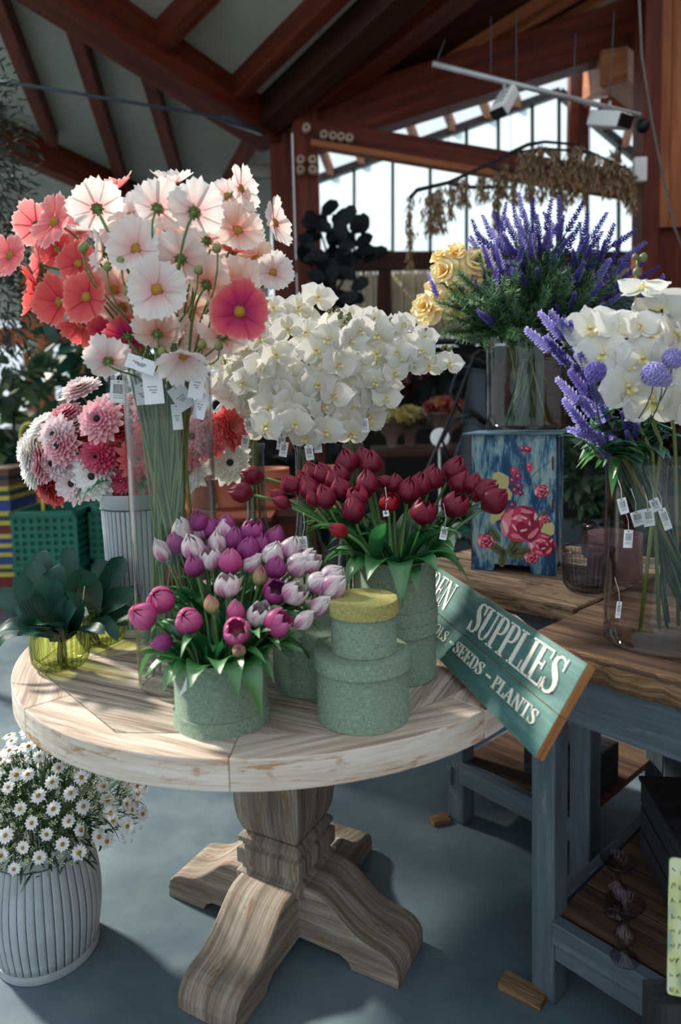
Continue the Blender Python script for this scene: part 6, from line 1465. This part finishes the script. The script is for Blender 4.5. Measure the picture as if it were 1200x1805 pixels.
def bouquet(px, py, Y, zb, cols, lab, wrap, R=.12, nb=12, grp=None, fr=.035):
    q = P(px, py, Y); t = thing('wrapped_bouquet', (q.x, Y, zb), lab, 'bouquet', grp); rr = random.Random(int(px)); M = Matrix.Translation((q.x, Y, zb))
    b = MB(); H = q.z - zb; H = max(H, .08); b.lathe([(.03, 0), (.035, H * .4), (R * .8, H * .9), (R * 1.05, H)], 28, 0, M, lambda r, z, a: r * (1 + .05 * math.sin(a * 9))); part('wrapping', b, wrap, t)
    mats = [petmat('bq%d_%d_%d' % c, [(0, sh(C(*c), .6)), (1, C(*c))]) for c in cols]
    for k in range(nb):
        a = k * 2.4; rad = R * .85 * math.sqrt(k / nb); c = Vector((q.x + rad * math.cos(a), Y + rad * math.sin(a), q.z + R * .35 * (1 - k / nb) + .02)); b = MB(); flowerball(b, c, fr, 16, 0, rr); part('flower_head', b, mats[k % len(mats)], t)
    part('greenery', leafcloud('g', (q.x, Y, q.z - .01), (R, R, .05), 50, .05, .012, M_bush, 5), M_bush, t)
M_wrap = m_glass('cellophane', (.8, .76, .74, 1), 1.4, .1, .2, (.5, .3, .28, 1)); M_bucket = m_plain('galvanised', C(92, 104, 112), .4, .6)
bouquet(690, 745, 4.35, TT, [(196, 176, 84), (214, 198, 120)], 'bunch of yellow roses on the dark display table', M_wrap, .14, 14)
bouquet(722, 738, 4.5, TT, [(206, 186, 96), (222, 206, 140)], 'second bunch of yellow roses to the right on the display table', M_wrap, .11, 10)
bouquet(785, 728, 4.3, TT, [(150, 40, 40), (196, 110, 60), (160, 60, 70)], 'wrapped bouquet of red and orange flowers left of the watering cans', M_wrap, .17, 16)
bouquet(828, 735, 4.5, TT, [(206, 130, 50), (170, 60, 50)], 'orange bouquet tucked behind the watering cans', M_wrap, .1, 10)
zs = P(740, 690, 5.6).z; p0 = P(640, 700, 5.6); b = MB(); b.box((p0.x + 1.0, 5.9, zs - .3), (2.4, .3, .03)); b.box((p0.x + 1.0, 5.9, zs + .42), (2.4, .3, .03))
for dx in (0, .8, 1.6, 2.2): b.box((p0.x - .2 + dx, 5.9, .9), (.04, .28, 1.9))
solo('shelf_rack', b, M_black, 'black metal shelf rack in the dim back of the shop', 'shelf')
for px, py, c, lab in ((745, 665, (120, 16, 24), 'dark red flower bunch on the back shelf'), (705, 690, (130, 20, 26), 'dark red flower bunch lower left on the back shelf'), (785, 655, (110, 70, 44), 'brown dried flower bunch on the back shelf'), (655, 720, (90, 30, 30), 'small dusky red bunch at the left of the back shelf')): bouquet(px, py, 5.85, zs - .285, [c, tuple(int(v * .75) for v in c)], lab, M_dark, .2, 16, None, .06)
def can(px, py, Y, s, ry, lab):
    c = P(px, py, Y); t = thing('watering_can', c, lab, 'watering can'); M = Matrix.Translation(c) @ Matrix.Rotation(ry, 4, 'Y') @ Matrix.Scale(s, 4); mt = m_plain('can_zinc', C(44, 54, 62), .4, .5)
    b = MB(); b.lathe([(0, -.16), (.10, -.16), None, (.10, -.16), (.115, .14), None, (.115, .14), (.125, .145), (.125, .16), None, (.125, .16), (.0, .165)], 28, 0, M); part('body', b, mt, t)
    b = MB(); b.tube([M @ Vector(v) for v in ((.1, 0, -.1), (.2, 0, .06), (.26, 0, .2))], [.03 * s, .02 * s, .016 * s], 10); b.lathe([(.016, 0), (.06, .03), (.0, .034)], 16, 0, M @ Matrix.Translation((.26, 0, .2)) @ Matrix.Rotation(.5, 4, 'Y')); part('spout', b, mt, t)
    b = MB(); b.lathe([(0, .0), (.13, .003), (.135, .01), (.0, .02)], 24, 0, M @ Matrix.Translation((-.03, -.05, .17)) @ Matrix.Rotation(.35, 4, 'Y')); part('lid', b, M_black, t)
    b = MB(); b.tube([M @ Vector(v) for v in ((-.11, 0, -.1), (-.2, 0, 0), (-.19, 0, .14), (-.08, 0, .2), (.02, 0, .17))], .009 * s, 8); part('handle', b, mt, t)
can(852, 705, 3.6, .9, .25, 'dark zinc watering can hanging tilted beside the lavender vase'); can(838, 800, 3.4, .9, .4, 'dark zinc watering can below the other, left of the cabinet')
wire('metal_stake', [P(846, 618, 3.2), P(836, 625, 3.2), P(790, 745, 3.2), P(750, 835, 3.2), P(735, 900, 3.2)], .009, M_black, 'black bent metal stake left of the floral cabinet', 'stake')
b = MB(); b.lathe([(0, -.006), (.05, -.006), None, (.05, -.006), (.05, .006), None, (.05, .006), (0, .006)], 28, 0, frame(P(775, 771, 3.6), (-.1, -1, .2))); q = P(775, 771, 3.6); b.tube([(q.x, q.y + .02, 0), (q.x, q.y + .02, q.z)], .007, 6); solo('white_disc', b, M_white, 'round white disc sign behind the dark red tulips', 'disc')
for k, (px, py, w, lab) in enumerate(((352, 885, .1, 'terracotta pot seen behind the cosmos stems'), (412, 880, .1, 'terracotta pot left of the first orchid bottle'), (475, 905, .09, 'terracotta pot between the first two orchid bottles'), (590, 890, .09, 'small terracotta pot behind the dark red tulips'))):
    q = P(px, py, 3.15); b = MB(); b.lathe([(0, 0), (w * .7, 0), None, (w * .7, 0), (w, .15), None, (w, .15), (w * 1.1, .15), None, (w * 1.1, .15), (w * 1.1, .19), None, (w * 1.1, .19), (w * .9, .19), None, (w * .9, .19), (w * .85, .12), (0, .12)], 28, 0, Matrix.Translation((q.x, 3.15, B2))); solo('terracotta_pot', b, M_terra, lab, 'pot')
q = P(395, 925, 2.9); t = thing('wood_box', (q.x, 2.9, 0), 'brown wooden box standing behind the tall cosmos vase', 'box'); b = MB(); b.box((q.x, 2.9, q.z / 2 + .02), (.42, .3, q.z + .04)); part('box_body', b, M_darktimber, t, .004); b = MB(); b.box((q.x, 2.9, q.z + .045), (.44, .32, .015)); part('lid', b, M_timber, t)
for i, (x, y, Y, rx, rz, n, mt, lab) in enumerate(((1035, 835, 3.3, .14, .16, 260, M_bush, 'small-leaved green shrub right of the floral cabinet'), (1110, 870, 3.6, .2, .2, 120, M_dleaf, 'dark plant behind the large glass vase'), (850, 960, 3.0, .2, .12, 60, M_dleaf, 'dark leafy plant behind the tall hat box'), (560, 860, 4.2, .3, .3, 90, M_rub, 'dark plant between the orchid bottles'), (880, 650, 5.2, .3, .35, 90, M_rub, 'dark plant behind the lavender vase'), (1060, 700, 4.6, .5, .5, 160, M_rub, 'large dark shrub behind the right orchids'), (1190, 880, 3.4, .3, .3, 110, M_rub, 'dark plant at the right picture edge'))):
    q = P(x, y, Y); plant('potted_plant', q.x, Y, 0, (q.x, Y, max(q.z, .3)), (rx, .2, rz), n, .09 if n > 200 else .2, .02 if n > 200 else .05, mt, lab, 'plant', 60 + i, None, (.14, .25, M_potd))
# spare things on the lower shelf at the back table
b = MB(); q = UVp(-1.0, 1.8, .205); b.box((q.x, q.y, .205 + .06), (.22, .16, .12), RUV); solo('storage_box', b, M_cr, 'dark box on the lower shelf of the back table', 'box', None, .004)
b = MB(); q = UVp(-.55, 1.72, .203); sm_ = random.Random(2)
b.grid(14, 10, lambda u, v: Vector((q.x + .22 * (u - .5), q.y + .16 * (v - .5), .205 + .03 * abs(math.sin(u * 9 + v * 5)) + .02 * math.sin(v * 11)))); solo('plastic_film', b, m_glass('film', (.85, .88, .9, 1), 1.5, .12, .1), 'crumpled clear plastic film on the lower shelf', 'film')
place_labels()
